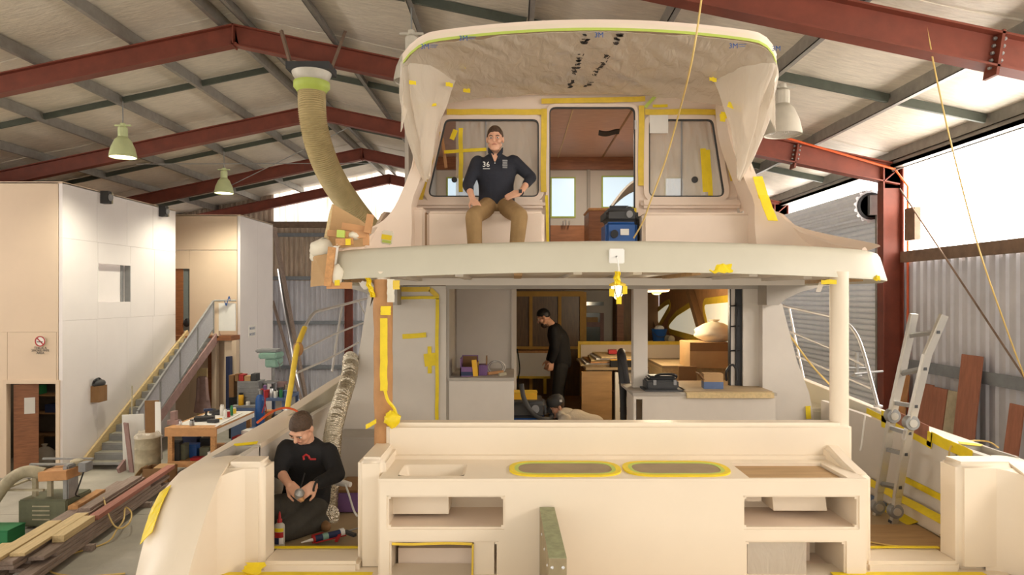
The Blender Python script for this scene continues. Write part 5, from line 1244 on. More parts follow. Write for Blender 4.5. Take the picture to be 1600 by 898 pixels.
B('base', 'card_dark', e, x-.28, x+.28, 14.6, 15, 0, .01); MB().obox((x-.4, 14.75, .2), (.3, .3, .01), (0, -.9, 0)).build('flap', 'cardboard', e); MB().obox((x+.1, 14.8, .31), (.34, .3, .015), (.1, 0, 0)).build('flap', 'cardboard', e)
# ---- workbench with white paper top
wb0, wb1, wy0_, wy1_, WZ = PX(257, 15.1), PX(338, 15.1), 15.1, 17.3, 1.08
wk_ = empty('workbench', ((wb0+wb1)/2, 16.2, 0), 'timber workbench with a white-papered top below the staircase', 'workbench')
B('top', 'timber', wk_, wb0, wb1, wy0_, wy1_, WZ-.04, WZ); B('front_rail', 'timber_orange', wk_, wb0, wb1, wy0_, wy0_+.04, WZ-.19, WZ-.04); B('side_rail', 'white', wk_, wb1-.04, wb1, wy0_+.04, wy1_, WZ-.15, WZ-.04)
for x in (wb0+.05, wb1-.15):
    for y in (wy0_+.04, wy1_-.14): B('leg', 'timber', wk_, x, x+.1, y, y+.1, 0, WZ-.04)
B('lower_shelf', 'timber_orange', wk_, wb0+.05, wb1-.05, wy0_+.06, wy1_-.1, .26, .3); B('lower_rail', 'timber_orange', wk_, wb0+.05, wb1-.05, wy0_+.03, wy0_+.06, .2, .33)
MB().sheet(lambda u, v: (wb0+.1+(wb1-wb0-.1)*u, wy0_+.3+1.85*v, WZ+.004+.01*abs(nz(u*5, v*5))), 8, 8, .003).build('paper_cover', 'paper', wk_)
random.seed(5)
KINDS = []
def jar(x, y, z, r, h, m_, lm, lab, nm='tin', cat='tin', grp=None):
    e = empty(nm, (x, y, z), lab, cat, grp); MB().lathe([(r*.92, 0), (r, .01), (r, h*.8), (r*.8, h*.85)], (x, y, z), 12).build('body', m_, e, smooth=True); MB().lathe([(r*.82, h*.83), (r*.82, h), (r*.7, h)], (x, y, z), 12).build('cap', lm, e); return e
def drill(x, y, z, m_, lab, rz=0):
    e = empty('cordless_drill', (x, y, z), lab, 'drill'); T = M.Translation(V((x, y, z)))@M.Rotation(rz, 4, 'Z')
    MB().lathe([(.02, -.1), (.035, -.09), (.035, .06), (.02, .08), (.015, .12)], M.Translation(V((0, 0, .17)))@M.Rotation(PI/2, 4, 'Y'), 12).xf(T).build('motor_body', m_, e, smooth=True)
    MB().bar((-.03, 0, .15), (-.045, 0, .05), .035, .05).xf(T).build('grip', 'black', e); MB().obox((-.04, 0, .025), (.1, .07, .05)).xf(T).build('battery', 'charcoal', e, bevel=.008); return e
drill(PX(325, 16.4), 16.4, WZ+.012, 'navy', 'navy cordless drill standing on white-papered workbench', .4)
e = cbox('tool_case', 'black', PX(318, 15.9), 15.95, WZ+.012, .42, .3, .09, 'flat black tool case on the white workbench', 'case', rot=.3)
cbox('tool_case', 'charcoal', PX(330, 15.6), 15.7, WZ+.012, .22, .16, .07, 'small dark case near the front edge of workbench', 'case', rot=-.2)
jar(PX(300, 15.35), 15.35, WZ, .05, .14, 'galv', 'charcoal', 'small metal tin at the front of workbench'); jar(PX(282, 15.4), 15.4, WZ, .03, .11, 'steel', 'grey', 'narrow steel tin at the front left corner of workbench')
for i, (px_, y, r, h, m_, l_) in enumerate(((352, 16.3, .04, .2, 'white', 'white squeeze bottle'), (357, 16.4, .04, .16, 'red', 'red aerosol can'), (362, 16.6, .035, .24, 'green', 'green-capped aerosol can'), (347, 16.6, .05, .26, 'paper', 'pale plastic bottle'), (366, 16.9, .05, .14, 'tape_pale', 'yellow tin'))):
    jar(PX(px_, y), y, WZ+.012, r, h, m_, 'white' if i != 2 else 'green', l_+' among the clutter on the workbench', 'bottle', 'bottle')
e = empty('timber_block', (PX(271, 15.5), 15.5, WZ), 'stepped brown wooden block on the left end of workbench', 'block'); x = PX(271, 15.5); B('block_base', 'stringer', e, x-.12, x+.12, 15.45, 15.6, WZ, WZ+.1); B('block_upper', 'stringer', e, x-.05, x+.05, 15.45, 15.6, WZ+.1, WZ+.3)
MB().bar((PX(337, 15.15), 15.15, WZ+.02), (PX(378, 16.9), 16.9, WZ+.03), .04, .012).build('straight_edge', 'white', None, 'long white straight edge lying on the workbench', 'ruler')
for i, (px_, y, r, m_, l_) in enumerate(((340, 16.75, .13, 'black', 'crumpled black rag'), (333, 16.95, .11, 'charcoal', 'crumpled charcoal rag'), (358, 16.95, .1, 'navy', 'crumpled navy rag'))):
    o = MB().grid(lambda u, v: V((PX(px_, y), y, WZ+.012))+V((r*math.cos(2*PI*u)*math.cos(v*PI/2)*(1+.35*nz(u*6+i, v*3)), r*.8*math.sin(2*PI*u)*math.cos(v*PI/2)*(1+.3*nz(u*6, v*3+i)), .11*math.sin(v*PI/2)*(1+.4*nz(u*4+i, v*4)))), 20, 8).build('cleaning_rag', m_, None, l_+' at the back of the white workbench', 'rag', smooth=True)
for i, (px_, y, m_, l_) in enumerate(((309, 15.75, 'red', 'red-handled chisel'), (346, 16.05, 'yellow_box', 'yellow-handled chisel'))):
    e = empty('chisel', (PX(px_, y), y, WZ+.012), l_+' lying on the white workbench', 'chisel'); x = PX(px_, y)
    MB().bar((x-.12, y, WZ+.025), (x, y+.05, WZ+.025), .03, .024).build('handle', m_, e); MB().bar((x, y+.05, WZ+.02), (x+.14, y+.11, WZ+.016), .02, .006).build('blade', 'steel', e)
# shelf clutter below
for i, (px_, y, w_, h_, m_, l_) in enumerate(((275, 15.4, .22, .42, 'charcoal', 'dark upright case'), (289, 15.5, .1, .35, 'dull_green', 'green board box'), (301, 15.72, .26, .3, 'blue', 'blue plastic crate'), (322, 15.75, .22, .22, 'dull_green', 'olive tool bag'), (331, 15.42, .11, .2, 'white', 'white tub'), (312, 15.42, .34, .06, 'red', 'flat red tray'), (300, 16.4, .36, .34, 'navy', 'navy crate'), (325, 16.4, .3, .3, 'black', 'black crate'))):
    cbox('storage_box', m_, PX(px_, y), y, .3, w_, .22, h_, l_+' on the lower shelf of the workbench', 'box', rot=random.uniform(-.1, .1))
# ---- machine corner: tool cabinet, drill press, metal bench
tc = empty('tool_cabinet', (PX(387, 19), 19, 0), 'grey drawer tool cabinet standing behind the workbench', 'cabinet'); x0, x1 = PX(370, 19), PX(404, 19)
B('carcass', 'galv', tc, x0, x1, 19.03, 19.5, .4, 1.62)
for i in range(7):
    d_ = B('drawer', 'blue_grey' if i == 6 else 'grey', tc, x0+.015, x1-.015, 19.0, 19.03, 1.5-.155*i, 1.64-.155*i-.02); B('drawer_pull', 'galv', d_, x0+.04, x1-.04, 18.985, 19.0, 1.5-.155*i+.09, 1.5-.155*i+.105)
B('plinth', 'black', tc, x0, x1, 19.03, 19.5, 0, .4); B('cabinet_ledge', 'grey', tc, x0-.06, x1, 18.75, 19.0, .93, .98); B('cabinet_base', 'blue_grey', tc, x0-.06, x1, 18.76, 19.0, 0, .93)
jar(PX(376, 18.85), 18.88, .98, .07, .34, 'yellow_box', 'black', 'yellow spray bottle on the ledge of grey tool cabinet', 'bottle', 'bottle'); jar(PX(388, 18.9), 18.88, .98, .06, .1, 'white', 'paper', 'white pot on the ledge of grey tool cabinet')
for i, (px_, w_, h_, m_, l_) in enumerate(((373, .1, .2, 'card_dark', 'brown box'), (380, .13, .18, 'red', 'red tool box'), (389.5, .17, .14, 'cardboard', 'tan carton'), (399, .15, .2, 'charcoal', 'black case'))):
    cbox('storage_box', m_, PX(px_, 19.2), 19.2, 1.62, w_, .3, h_, l_+' on top of the grey tool cabinet', 'box')
cbox('storage_box', 'card_dark', PX(364.5, 19.3), 19.3, 1.15, .14, .28, .62, 'tall brown carton left of the grey tool cabinet', 'box'); B('box_stand', 'black', tc, PX(361, 19.3), PX(368, 19.3), 19.15, 19.45, 0, 1.15)
mbn = empty('metal_bench', (-6.9, 19.4, 0), 'blue-grey steel bench carrying the drill press', 'bench'); B('bench_top', 'blue_grey', mbn, PX(412, 19.3), PX(455, 19.3), 18.7, 20.0, 1.12, 1.2)
for x in (PX(415, 19.3), PX(453, 19.3)):
    for y in (18.75, 19.9): B('leg', 'blue_grey', mbn, x-.04, x+.04, y, y+.08, 0, 1.12)
dpz = 1.2; dx_, dy_ = PX(424, 19.6), 19.6
dpz_ = empty('drill_press', (dx_, dy_, 1.2), 'pale green bench drill press', 'drill press')
B('base', 'teal_green', dpz_, dx_-.2, dx_+.2, dy_-.25, dy_+.25, 1.2, 1.26); MB().tube([(dx_, dy_+.15, 1.26), (dx_, dy_+.15, 2.2)], .05, 12).build('column', 'galv', dpz_); MB().obox((dx_+.08, dy_, 2.1), (.34, .55, .26)).build('head', 'teal_green', dpz_, bevel=.03)
MB().obox((dx_, dy_, 2.3), (.5, .7, .16)).build('belt_cover', 'teal_green', dpz_, bevel=.03); MB().obox((dx_-.1, dy_+.1, 2.42), (.62, .5, .1)).build('belt_cover', 'grey', dpz_, bevel=.03)
MB().tube([(dx_+.08, dy_-.12, 2.0), (dx_+.08, dy_-.12, 1.72)], [.035, .02], 10).build('chuck', 'galv', dpz_); B('work_table', 'galv', dpz_, dx_-.16, dx_+.2, dy_-.3, dy_+.15, 1.52, 1.56)
for a in range(3): t = a*2.1+.4; MB().tube([(dx_+.26, dy_-.05, 2.02), (dx_+.28+.04*math.cos(t), dy_-.05+.18*math.cos(t), 2.02+.2*math.sin(t))], .012, 6).build('feed_handle', 'galv', dpz_)
for i, (px_, y, w_, h_, m_, l_) in enumerate(((414, 19.05, .08, .3, 'purple', 'purple tub'), (417, 18.85, .11, .2, 'red', 'red bin'), (431, 19.0, .12, .16, 'paper', 'white carton'), (438, 19.1, .1, .24, 'charcoal', 'dark case'), (447, 18.95, .14, .18, 'blue_grey', 'grey-blue bin'), (441, 19.6, .22, .34, 'stringer', 'reddish box'), (450, 19.6, .12, .26, 'dusty', 'tan box'))):
    cbox('storage_box', m_, PX(px_, y), y, 1.2, w_, .2, h_, l_+' among parts on the blue-grey steel bench', 'box', rot=random.uniform(-.3, .3))
for i, (px_, y, r, h, m_) in enumerate(((424, 18.8, .05, .3, 'steel'), (430, 18.76, .04, .22, 'white'), (439, 18.8, .045, .26, 'green'), (415, 19.35, .05, .35, 'galv'))):
    jar(PX(px_, y), y, 1.2, r, h, m_, 'charcoal', ('steel', 'white', 'green', 'dull galvanised')[i]+' canister standing on the blue-grey steel bench', 'canister', 'canister')
# gas bottles
for i, (px_, m_, l_) in enumerate(((406, 'blue', 'blue gas cylinder'), (400, 'blue_grey', 'grey-blue gas cylinder'))):
    x, y = PX(px_, 17.6), 17.6+.32*i; e = empty('gas_cylinder', (x, y, 0), l_+' beside the tool cabinet', 'gas cylinder')
    MB().lathe([(.1, 0), (.11, .02), (.11, 1.3-.3*i), (.08, 1.42-.3*i), (.03, 1.46-.3*i)], (x, y, 0), 16).build('cylinder', m_, e, smooth=True); MB().lathe([(.03, 1.44-.3*i), (.03, 1.55-.3*i), (.05, 1.56-.3*i), (.05, 1.6-.3*i)], (x, y, 0), 10).build('valve', 'galv', e)
    MB().tube(spline([(x, y, 1.55-.3*i), (x+.12, y-.08, 1.6-.3*i), (x+.16, y-.05, 1.3-.3*i), (x+.1, y-.12, 1.0)]), .014, 6).build('hose', 'red', e)
# floor-level clutter right of the bench
for i, (px_, y, z, w_, h_, m_, l_) in enumerate(((350, 15.4, 0, .22, .5, 'purple', 'purple crate'), (363, 15.75, 0, .2, .62, 'navy', 'navy crate'), (374, 16.1, 0, .2, .7, 'red', 'red crate'), (388, 16.45, 0, .2, .78, 'paper', 'white carton'), (396, 16.8, 0, .22, .75, 'blue_grey', 'grey-blue crate'), (418, 18.2, 0, .24, .95, 'timber', 'pine crate'), (432, 18.3, 0, .22, .8, 'charcoal', 'charcoal crate'), (446, 18.3, 0, .22, .9, 'navy', 'tall navy crate'))):
    cbox('storage_box', m_, PX(px_, y), y, z, w_, .3, h_, l_+(' on floor beside the workbench' if i < 5 else ' on floor below the steel bench'), 'box', rot=random.uniform(-.2, .2))
# long stock leaning on the end wall
for i, (a, b, y, r, m_) in enumerate((((470, 580), (428, 355), 26.6, .075, 'timber_grey'), ((462, 585), (436, 420), 26.5, .06, 'steel'), ((452, 560), (426, 470), 26.4, .05, 'timber_grey'))):
    q = P(b[0], b[1], y); d = P(a[0], a[1], y-.6)-q; q0 = q+d*((0.02-q.z)/d.z)
    MB().bar(q0, q, r*2, r*1.2).build('long_stock', m_, None, ('longest weathered plank', 'bright metal length', 'shorter grey plank')[i]+' leaning on the end wall behind the drill press', 'plank')
# ---- extractor duct hanging from the roof
ed = empty('extractor_duct', P(487, 110, 11.7), 'wide ribbed tan extractor hose hanging from a roof fan', 'duct')
pts = spline([P(487, 140, 11.6), P(489, 185, 11.6), P(499, 230, 11.8), P(516, 272, 12.1), P(538, 308, 12.5), P(566, 345, 12.9), P(590, 372, 13.2)], 16); rr_ = []
pts2 = []; rr_ = []
for i in range(len(pts)-1):
    for t in (0, .5): pts2.append(pts[i].lerp(pts[i+1], t)); rr_.append(.235 if t == 0 else .215)
MB().tube(pts2, rr_, 20).build('ribbed_hose', 'duct_tan', ed, smooth=True)
c = P(487, 140, 11.6)
MB().lathe([(.24, -.05), (.27, 0), (.3, .03), (.3, .12)], M.Translation(c), 24).build('green_collar', 'tape_green', ed, smooth=True)
MB().lathe([(.29, .1), (.27, .16), (.32, .24), (.33, .28), (.27, .28)], M.Translation(c), 24).build('spigot', 'lamp_grey', ed, smooth=True)
MB().box(c.x-.36, c.x+.36, c.y-.25, c.y+.25, c.z+.28, c.z+.4).build('fan_box', 'charcoal', ed)
for s in (-1, 1): MB().bar((c.x+s*.33, c.y, c.z+.34), (c.x+s*.55, c.y+.1, roof(c.x)+.1), .05, .05).build('bracket', 'dado', ed)
# ================================================================ THINGS ABOARD AND ABOUT THE BOAT
# ---- handrails (part of the boat)
for s in (-1, 1):
    def hp_(px_, py, X=3.36):
        x = X if s > 0 else mx(X)-.03
        Y = x*F/(px_-CX); return V((x, Y, PZ(py, Y)))
    if s > 0: top = [(1372, 634), (1363, 600), (1350, 552), (1338, 522), (1322, 504), (1300, 495), (1260, 486), (1222, 477)]; mids = [[(1352, 572), (1300, 545), (1235, 518)], [(1362, 607), (1300, 580), (1245, 556)]]; stan = [(1233, 480), (1243, 530), (1256, 590)]
    else: top = [(449, 638), (455, 600), (464, 545), (476, 512), (490, 490), (505, 484), (540, 475), (573, 466)]; mids = [[(472, 547), (520, 523), (568, 504)], [(462, 583), (510, 562), (560, 535)]]; stan = [(535, 476), (526, 530), (519, 580)]
    hr = MB().tube(spline([hp_(*p) for p in top]), .016, 10).build('handrail', 'steel', boat, smooth=True)
    for q in mids: MB().tube([hp_(*p) for p in q], .012, 8).build('mid_rail', 'steel', hr, smooth=True)
    MB().tube([hp_(*p) for p in stan], .013, 8).build('stanchion', 'steel', hr, smooth=True)
    b0 = hp_(*top[0]); MB().lathe([(.04, -.01), (.04, .006), (.02, .015)], M.Translation(b0), 14).build('rail_foot', 'steel', hr)
    if s < 0:
        MB().tube(spline([hp_(*p) for p in top[:4]]), .026, 10).build('kraft_wrap', 'tape_pale', hr, smooth=True); MB().ell(hp_(466, 545), (.05, .04, .07)).build('tape_wad', 'kraft', hr, smooth=True)
        MB().tube([hp_(*p) for p in ((560, 470), (570, 490), (575, 505))], .01, 6).build('rail_end', 'steel', hr)
        MB().tube(spline([P(402, 660, 5.55), P(425, 643, 5.75), P(445, 637, 5.95), P(462, 641, 5.98), P(474, 652, 5.9)]), .01, 6).build('red_edging', 'orange', boat)
# hawse fittings and cleat on the starboard side deck
cl = empty('deck_winch', hp_(449, 638) if False else P(1340, 640, 8.0), 'small steel mooring bollard on the starboard side deck', 'bollard')
c = V((PX(1339, 8.0), 8.0, H+lerp(ZI, 8.0)))
MB().tube([c, c+V((0, 0, .28))], .022, 10).build('post', 'galv', cl); MB().tube([c+V((-.12, 0, .1)), c+V((.12, 0, .1))], .014, 8).build('cross_bar', 'galv', cl); MB().lathe([(.06, 0), (.06, .015), (.03, .03)], M.Translation(c), 12).build('foot', 'galv', cl); MB().tube([c+V((-.08, -.1, .04)), c+V((.3, .0, .06))], .014, 8).build('arm', 'galv', cl)
# ---- folding ladder
lad = empty('folding_ladder', P(1385, 800, 5.55), 'hinged aluminium folding ladder standing in the cockpit against bulwark', 'ladder')
LA = [P(1372, 812, 5.5), P(1396, 812, 5.4)]
def chain(lst): return [P(*q) for q in lst]
left = chain([(1369, 806, 5.45), (1374, 768, 5.42), (1392, 660, 5.3), (1396, 638, 5.28), (1412, 565, 5.22), (1428, 490, 5.15)])
right = chain([(1396, 812, 5.25), (1402, 776, 5.22), (1420, 672, 5.1), (1426, 648, 5.08), (1448, 555, 5.0), (1475, 492, 4.95)])
for sd in (left, right):
    MB().bar(sd[1], sd[2], .075, .03, (.3, -1, 0)).build('stile', 'alu', lad, bevel=.004); MB().bar(sd[3], sd[4]+(sd[4]-sd[3])*.02, .075, .03, (.3, -1, 0)).build('stile', 'alu', lad, bevel=.004); MB().bar(sd[4], sd[5], .07, .03, (.3, -1, 0)).build('stile', 'alu', lad, bevel=.004)
    for q in (sd[0].lerp(sd[1], .4), sd[2].lerp(sd[3], .5)):
        hg = MB().lathe([(.052, -.03), (.056, -.02), (.056, .02), (.052, .03)], tmat(q), 20).build('hinge', 'galv', lad, smooth=True); MB().lathe([(.03, -.04), (.03, .04)], tmat(q), 12).build('hinge_pin', 'alu', hg)
    MB().bar(sd[0]+V((0, 0, -.04)), sd[1], .06, .03, (.3, -1, 0)).build('hinge_plate', 'alu', lad); MB().bar(sd[2]-(sd[3]-sd[2])*.6, sd[3]+(sd[3]-sd[2])*.6, .06, .036, (.3, -1, 0)).build('hinge_plate', 'alu', lad)
    d_ = (sd[0]-sd[1]).normalized(); z = H-1.74; k_ = (z-sd[0].z)/d_.z if abs(d_.z) > .1 else 0
    MB().bar(sd[0], sd[0]+d_*max(.02, k_), .07, .03, (.3, -1, 0)).build('foot', 'rubber', lad)
for a, b, t in ((1, 2, .12), (1, 2, .62), (1, 2, .93), (3, 4, .12), (3, 4, .75), (4, 5, .55)):
    p, q = left[a].lerp(left[b], t), right[a].lerp(right[b], t+.03); MB().bar(p, q, .03, .03, (0, -1, 0)).build('rung', 'galv', lad); MB().obox(q+V((.0, -.018, 0)), (.022, .01, .022)).build('rung_plug', 'charcoal', lad)
# ---- boards behind the starboard side, leaning on the ribbed wall
for i, (p0, p1, ytop, m_, l_) in enumerate(((1503, 1537, 555, 'board_red', 'tall reddish plank leaning on the ribbed wall'), (1442, 1460, 600, 'board_red', 'short reddish board left of the grey board on wall'), (1458, 1482, 606, 'board_red', 'broad reddish board next to grey board on wall'), (1482, 1510, 612, 'dusty', 'grey fibreboard panel leaning beside the tall plank'), (1402, 1422, 585, 'timber_orange', 'orange timber board behind the ladder'), (1388, 1402, 605, 'board_red', 'reddish board beside the red column foot'), (1578, 1602, 632, 'board_red', 'reddish board standing alone below the brace'))):
    X = WR-.2; Ya, Yb = X*F/(p0-CX), X*F/(p1-CX); zt_ = PZ(ytop, (Ya+Yb)/2); t = .022
    MB().loft([[(WR-.55, Yb+.01, 0), (WR-.55+t, Yb+.01, 0), (WR-.55+t, Ya-.01, 0), (WR-.55, Ya-.01, 0)], [(X-t*.5, Yb+.01, zt_), (X+t*.5, Yb+.01, zt_), (X+t*.5, Ya-.01, zt_), (X-t*.5, Ya-.01, zt_)]]).build('wall_board', m_, None, l_, 'board')
# ---- tape and fittings on the starboard bulwark
bx = XC+2.475-.004
def bp(px_, py): Y = bx*F/(px_-CX); return V((bx, Y, PZ(py, Y)))
for a, b, w_ in (((1355, 640), (1456, 696), .05), ((1382, 642), (1382, 668), .08), ((1455, 675), (1453, 697), .06), ((1456, 682), (1520, 713), .08)): tape(bp(*a), bp(*b), w_, (-1, 0, 0))
tape(bp(1413, 748), bp(1482, 782), .05, (-1, 0, 0)); tape((XC+2.4, 6.6, H-1.61), (XC+2.4, 4.6, H-1.61), .07, (-.5, 0, 1)); tape((XC+2.38, 6.4, H-1.735), (XC+2.38, 5.2, H-1.735), .1, (-.3, 0, 1), 'tape')
a, b = bp(1392, 660), bp(1452, 690); MB().loft([[a, b, b+V((0, 0, .12)), a+V((0, 0, .12))], [q+V((-.006, 0, 0)) for q in (a, b, b+V((0, 0, .12)), a+V((0, 0, .12)))]]).build('bulwark_opening', 'board_red', boat)
# ply sheet in the starboard gateway, cord
B('gangway_board', 'ply', None, 2.28, 3.03, 4.58, 5.15, H-1.745, H-1.725, label='loose plywood sheet on the cockpit sole behind starboard gate', cat='board')
cord('yellow_cord', [(2.3, 4.95, H-1.718), (2.5, 4.75, H-1.718), (2.75, 4.66, H-1.718), (3.0, 4.72, H-1.718), (3.05, 4.9, H-1.715)], .006, 'yellow_cord', 'thin yellow cord lying on the plywood sheet by the starboard gate')
cord('yellow_cord', [bp(1487, 716)+V((-.02, 0, 0)), bp(1490, 702)+V((-.02, 0, .02)), P(1500, 692, 5.05), P(1520, 688, 5.2), P(1545, 690, 5.15), P(1560, 699, 4.98)], .006, 'yellow_cord', 'thin yellow cord looped over the starboard gunwale')
cord('white_flex', [P(1352, 648, 5.95), P(1349, 672, 5.9), P(1346, 696, 5.85), P(1344, 704, 5.85)], .008, 'white', 'white flex with black plug hanging by the starboard bulwark')
MB().box(2.9, 3.05, 5.6, 6.3, H-1.745, H-1.7).build('blue_mat', 'blue_grey', None, 'blue-grey mat on the cockpit sole below the ladder', 'mat')
# ---- stern bracket
bk = empty('stern_bracket', (.2, 3.8, H-1.72), 'upright grey-green fibreglass beam standing on the stern platform', 'bracket')
MB().loft([[(.15, 4.19, H-1.72), (.24, 4.19, H-1.72), (.24, 4.19, H-1.30), (.15, 4.19, H-1.30)], [(.168, 3.42, H-1.72), (.258, 3.42, H-1.72), (.258, 3.42, H-1.315), (.168, 3.42, H-1.315)]]).build('beam', 'frp_brown', bk)
MB().loft([[(.15, 4.19, H-1.30), (.24, 4.19, H-1.30), (.24, 4.19, H-1.296), (.15, 4.19, H-1.296)], [(.168, 3.42, H-1.315), (.258, 3.42, H-1.315), (.258, 3.42, H-1.311), (.168, 3.42, H-1.311)]]).build('top_flange', 'frp_green', bk)
for y in (3.5, 3.72, 3.95): MB().lathe([(.009, 0), (.009, .006), (.004, .009)], M.Translation(V((.17-(y-3.42)*.022, y, H-1.38)))@M.Rotation(-PI/2, 4, 'Y'), 8).build('rivet', 'steel', bk)
for x in (.185, .24): MB().lathe([(.009, 0), (.009, .006), (.004, .009)], M.Translation(V((x, 3.42, H-1.36)))@M.Rotation(PI/2, 4, 'X'), 8).build('rivet', 'steel', bk)
# ---- around the kneeling man
gb = P(437, 855, 4.72); gb.z = H-1.75; e = empty('glue_bottle', gb, 'clear glue bottle with red nozzle and printed label in the port gate', 'bottle')
MB().loft([[gb+V((a*.036*math.cos(2*PI*j/16), a*.024*math.sin(2*PI*j/16), z)) for j in range(16)] for a, z in ((.9, 0), (1, .008), (1, .15), (.92, .17), (.45, .185), (.4, .19))]).build('body', 'bottle', e, smooth=True)
MB().lathe([(.017, .185), (.017, .205), (.01, .21), (.007, .245), (.003, .26)], M.Translation(gb), 12).build('nozzle', 'red', e, smooth=True)
def lab_(z0, z1, m_, a0=-2.5, a1=-.6): MB().sheet(lambda u, v: gb+V((.037*math.cos(a0+(a1-a0)*u), .0255*math.sin(a0+(a1-a0)*u), z0+(z1-z0)*v)), 8, 1, .001).build('label_band', m_, e)
lab_(.125, .15, 'tape'); lab_(.085, .122, 'red'); lab_(.04, .084, 'navy', -2.5, -1.5); lab_(.04, .084, 'paper', -1.45, -.6)
cg = empty('caulking_gun', (PX(512, 4.75), 4.75, H-1.745), 'red caulking gun with a black cartridge lying on the cockpit sole', 'caulking gun')
def cgp(x, y): Y = 1.725*F/(y-CY); return V((PX(x, Y), Y, H-1.725))
a, b = cgp(470, 852), cgp(545, 825); a = V((-1.46, 4.72, H-1.70)); b = V((-1.16, 4.95, H-1.69)); d = (b-a).normalized()
MB().tube([a+d*.07, a+d*.27], .024, 14).build('cartridge', 'navy', cg, smooth=True); MB().tube([a-d*.02, a+d*.07], [.004, .013], 10).build('nozzle', 'paper', cg, smooth=True); MB().tube([a+d*.06, a+d*.075], .027, 14).build('front_plate', 'red', cg); MB().tube([a+d*.13, a+d*.17], .0245, 14).build('cartridge_label', 'teal_green', cg)
for s in (-1, 1): MB().tube([a+d*.065+V((s*.02, -s*.016, -.018)), a+d*.29+V((s*.02, -s*.016, -.018))], .005, 6).build('cradle_rod', 'red', cg)
MB().tube([a+d*.26, a+d*.29], .029, 14).build('rear_plate', 'paper', cg); MB().tube([a+d*.28, a+d*.42], .005, 6).build('plunger', 'galv', cg)
MB().bar(a+d*.3, a+d*.33+V((.06, -.07, -.01)), .03, .02).build('handle', 'charcoal', cg); MB().bar(a+d*.27, a+d*.2+V((.05, -.07, -.02)), .02, .014).build('trigger', 'red', cg); MB().bar(a+d*.08+V((-.03, .03, 0)), a+d*.16+V((-.03, .03, 0)), .03, .03).build('cradle', 'red', cg)
# foil duct
fdt = empty('foil_duct', P(515, 800, 5.35), 'silver foil flexible duct running down into the port side of cockpit', 'duct')
pts = spline([P(548, 560, 7.0), P(545, 590, 6.7), P(532, 630, 6.3), P(521, 672, 5.95), P(517, 720, 5.7), P(514, 765, 5.5), P(511, 800, 5.35), (PX(515, 5.25), 5.25, H-1.69)], 14); p2 = []; r2 = []
for i in range(len(pts)-1):
    for t in (0, .5): p2.append(pts[i].lerp(pts[i+1], t)); r2.append(.072+.008*(t == 0)+.006*nz(i*.9, t))
MB().tube(p2, r2, 16).build('foil_hose', 'foil', fdt, smooth=True); MB().tube([P(547, 556, 7.05), P(548, 570, 6.9)], [.06, .085], 14).build('taped_end', 'cloth_white', fdt, smooth=True)
cbox('carton', 'purple', PX(541, 5.6), 5.6, H-1.745, .24, .2, .18, 'purple carton on the cockpit sole behind the kneeling man', 'box', lid='card_dark')
MB().tube([P(525, 752, 5.4), P(548, 757, 5.35)], [.03, .02], 10).build('air_tool', 'paper', None, 'pale air tool lying behind the kneeling man', 'tool')
B('foam_block', 'card_dark', None, PX(524, 5.55), PX(560, 5.55), 5.7, 5.95, H-1.75, PZ(762, 5.6), label='brown padded box behind the kneeling man', cat='box')
cord('white_flex', [P(540, 757, 5.35), P(546, 775, 5.2), P(552, 795, 5.0), P(558, 806, 4.93)], .008, 'white', 'white flex trailing from the pale air tool past the purple carton')
# ---- cardboard and timber protection on the fly deck corner
pg = empty('corner_padding', P(520, 445, 4.95), 'cardboard and timber offcuts taped round the port corner of the fly deck', 'padding')
def fq(nm, m_, pts, Y, t=.012): return MB().loft([[P(x, y, Y+dy) for x, y, dy in pts], [P(x, y, Y+dy)+V((0, t, 0)) for x, y, dy in pts]]).build(nm, m_, pg)
fq('card_panel', 'cardboard', [(512, 345, .05), (519, 318, .05), (561, 342, .15), (575, 352, .2), (570, 385, .2), (508, 388, .05)], 5.0)
fq('card_edge', 'timber_pale', [(503, 385, 0), (515, 330, 0), (519, 318, 0), (510, 388, 0)], 4.99, .02)
fq('card_panel', 'cardboard', [(487, 405, .1), (491, 400, .05), (518, 395, -.02), (513, 445, -.02), (485, 448, .1)], 4.88)
fq('card_edge', 'paper', [(521, 384, 0), (526, 384, 0), (518, 446, 0), (514, 446, 0)], 4.84, .06)
MB().bar(P(519, 386, 4.82), P(512, 447, 4.82), .05, .03, (0, -1, 0)).build('timber_upright', 'timber', pg)
MB().bar(P(512, 364, 4.9), P(545, 367, 4.92), .045, .045).build('timber_offcut', 'timber_orange', pg); MB().bar(P(535, 353, 4.95), P(572, 359, 4.95), .04, .05).build('timber_offcut', 'timber_orange', pg); MB().bar(P(545, 368, 4.93), P(572, 366, 4.95), .05, .05).build('timber_offcut', 'timber_orange', pg)
MB().bar(P(579, 335, 4.92), P(574, 364, 4.92), .045, .04, (0, -1, 0)).build('timber_post', 'timber_orange', pg); MB().bar(P(572, 363, 4.95), P(572, 383, 4.95), .04, .04, (0, -1, 0)).build('timber_post', 'timber_orange', pg); MB().bar(P(525, 379, 4.88), P(552, 377, 4.9), .05, .05).build('timber_offcut', 'timber', pg)
MB().bar(P(510, 446, 4.85), P(550, 446, 4.9), .07, .045).build('timber_base', 'timber_orange', pg)
MB().bar(P(527, 365, 4.875), P(539, 366, 4.88), .052, .052).build('green_tape', 'tape_green', pg); fpx = lambda x, y, Y, w_, h_: MB().sheet(lambda u, v: P(x+w_*u+nz(v*3, x)*2, y+h_*v, Y), 3, 3, .004).build('tape_tab', 'tape', pg)
fpx(540, 373, 4.85, 8, 10); fpx(523, 437, 4.82, 8, 9)
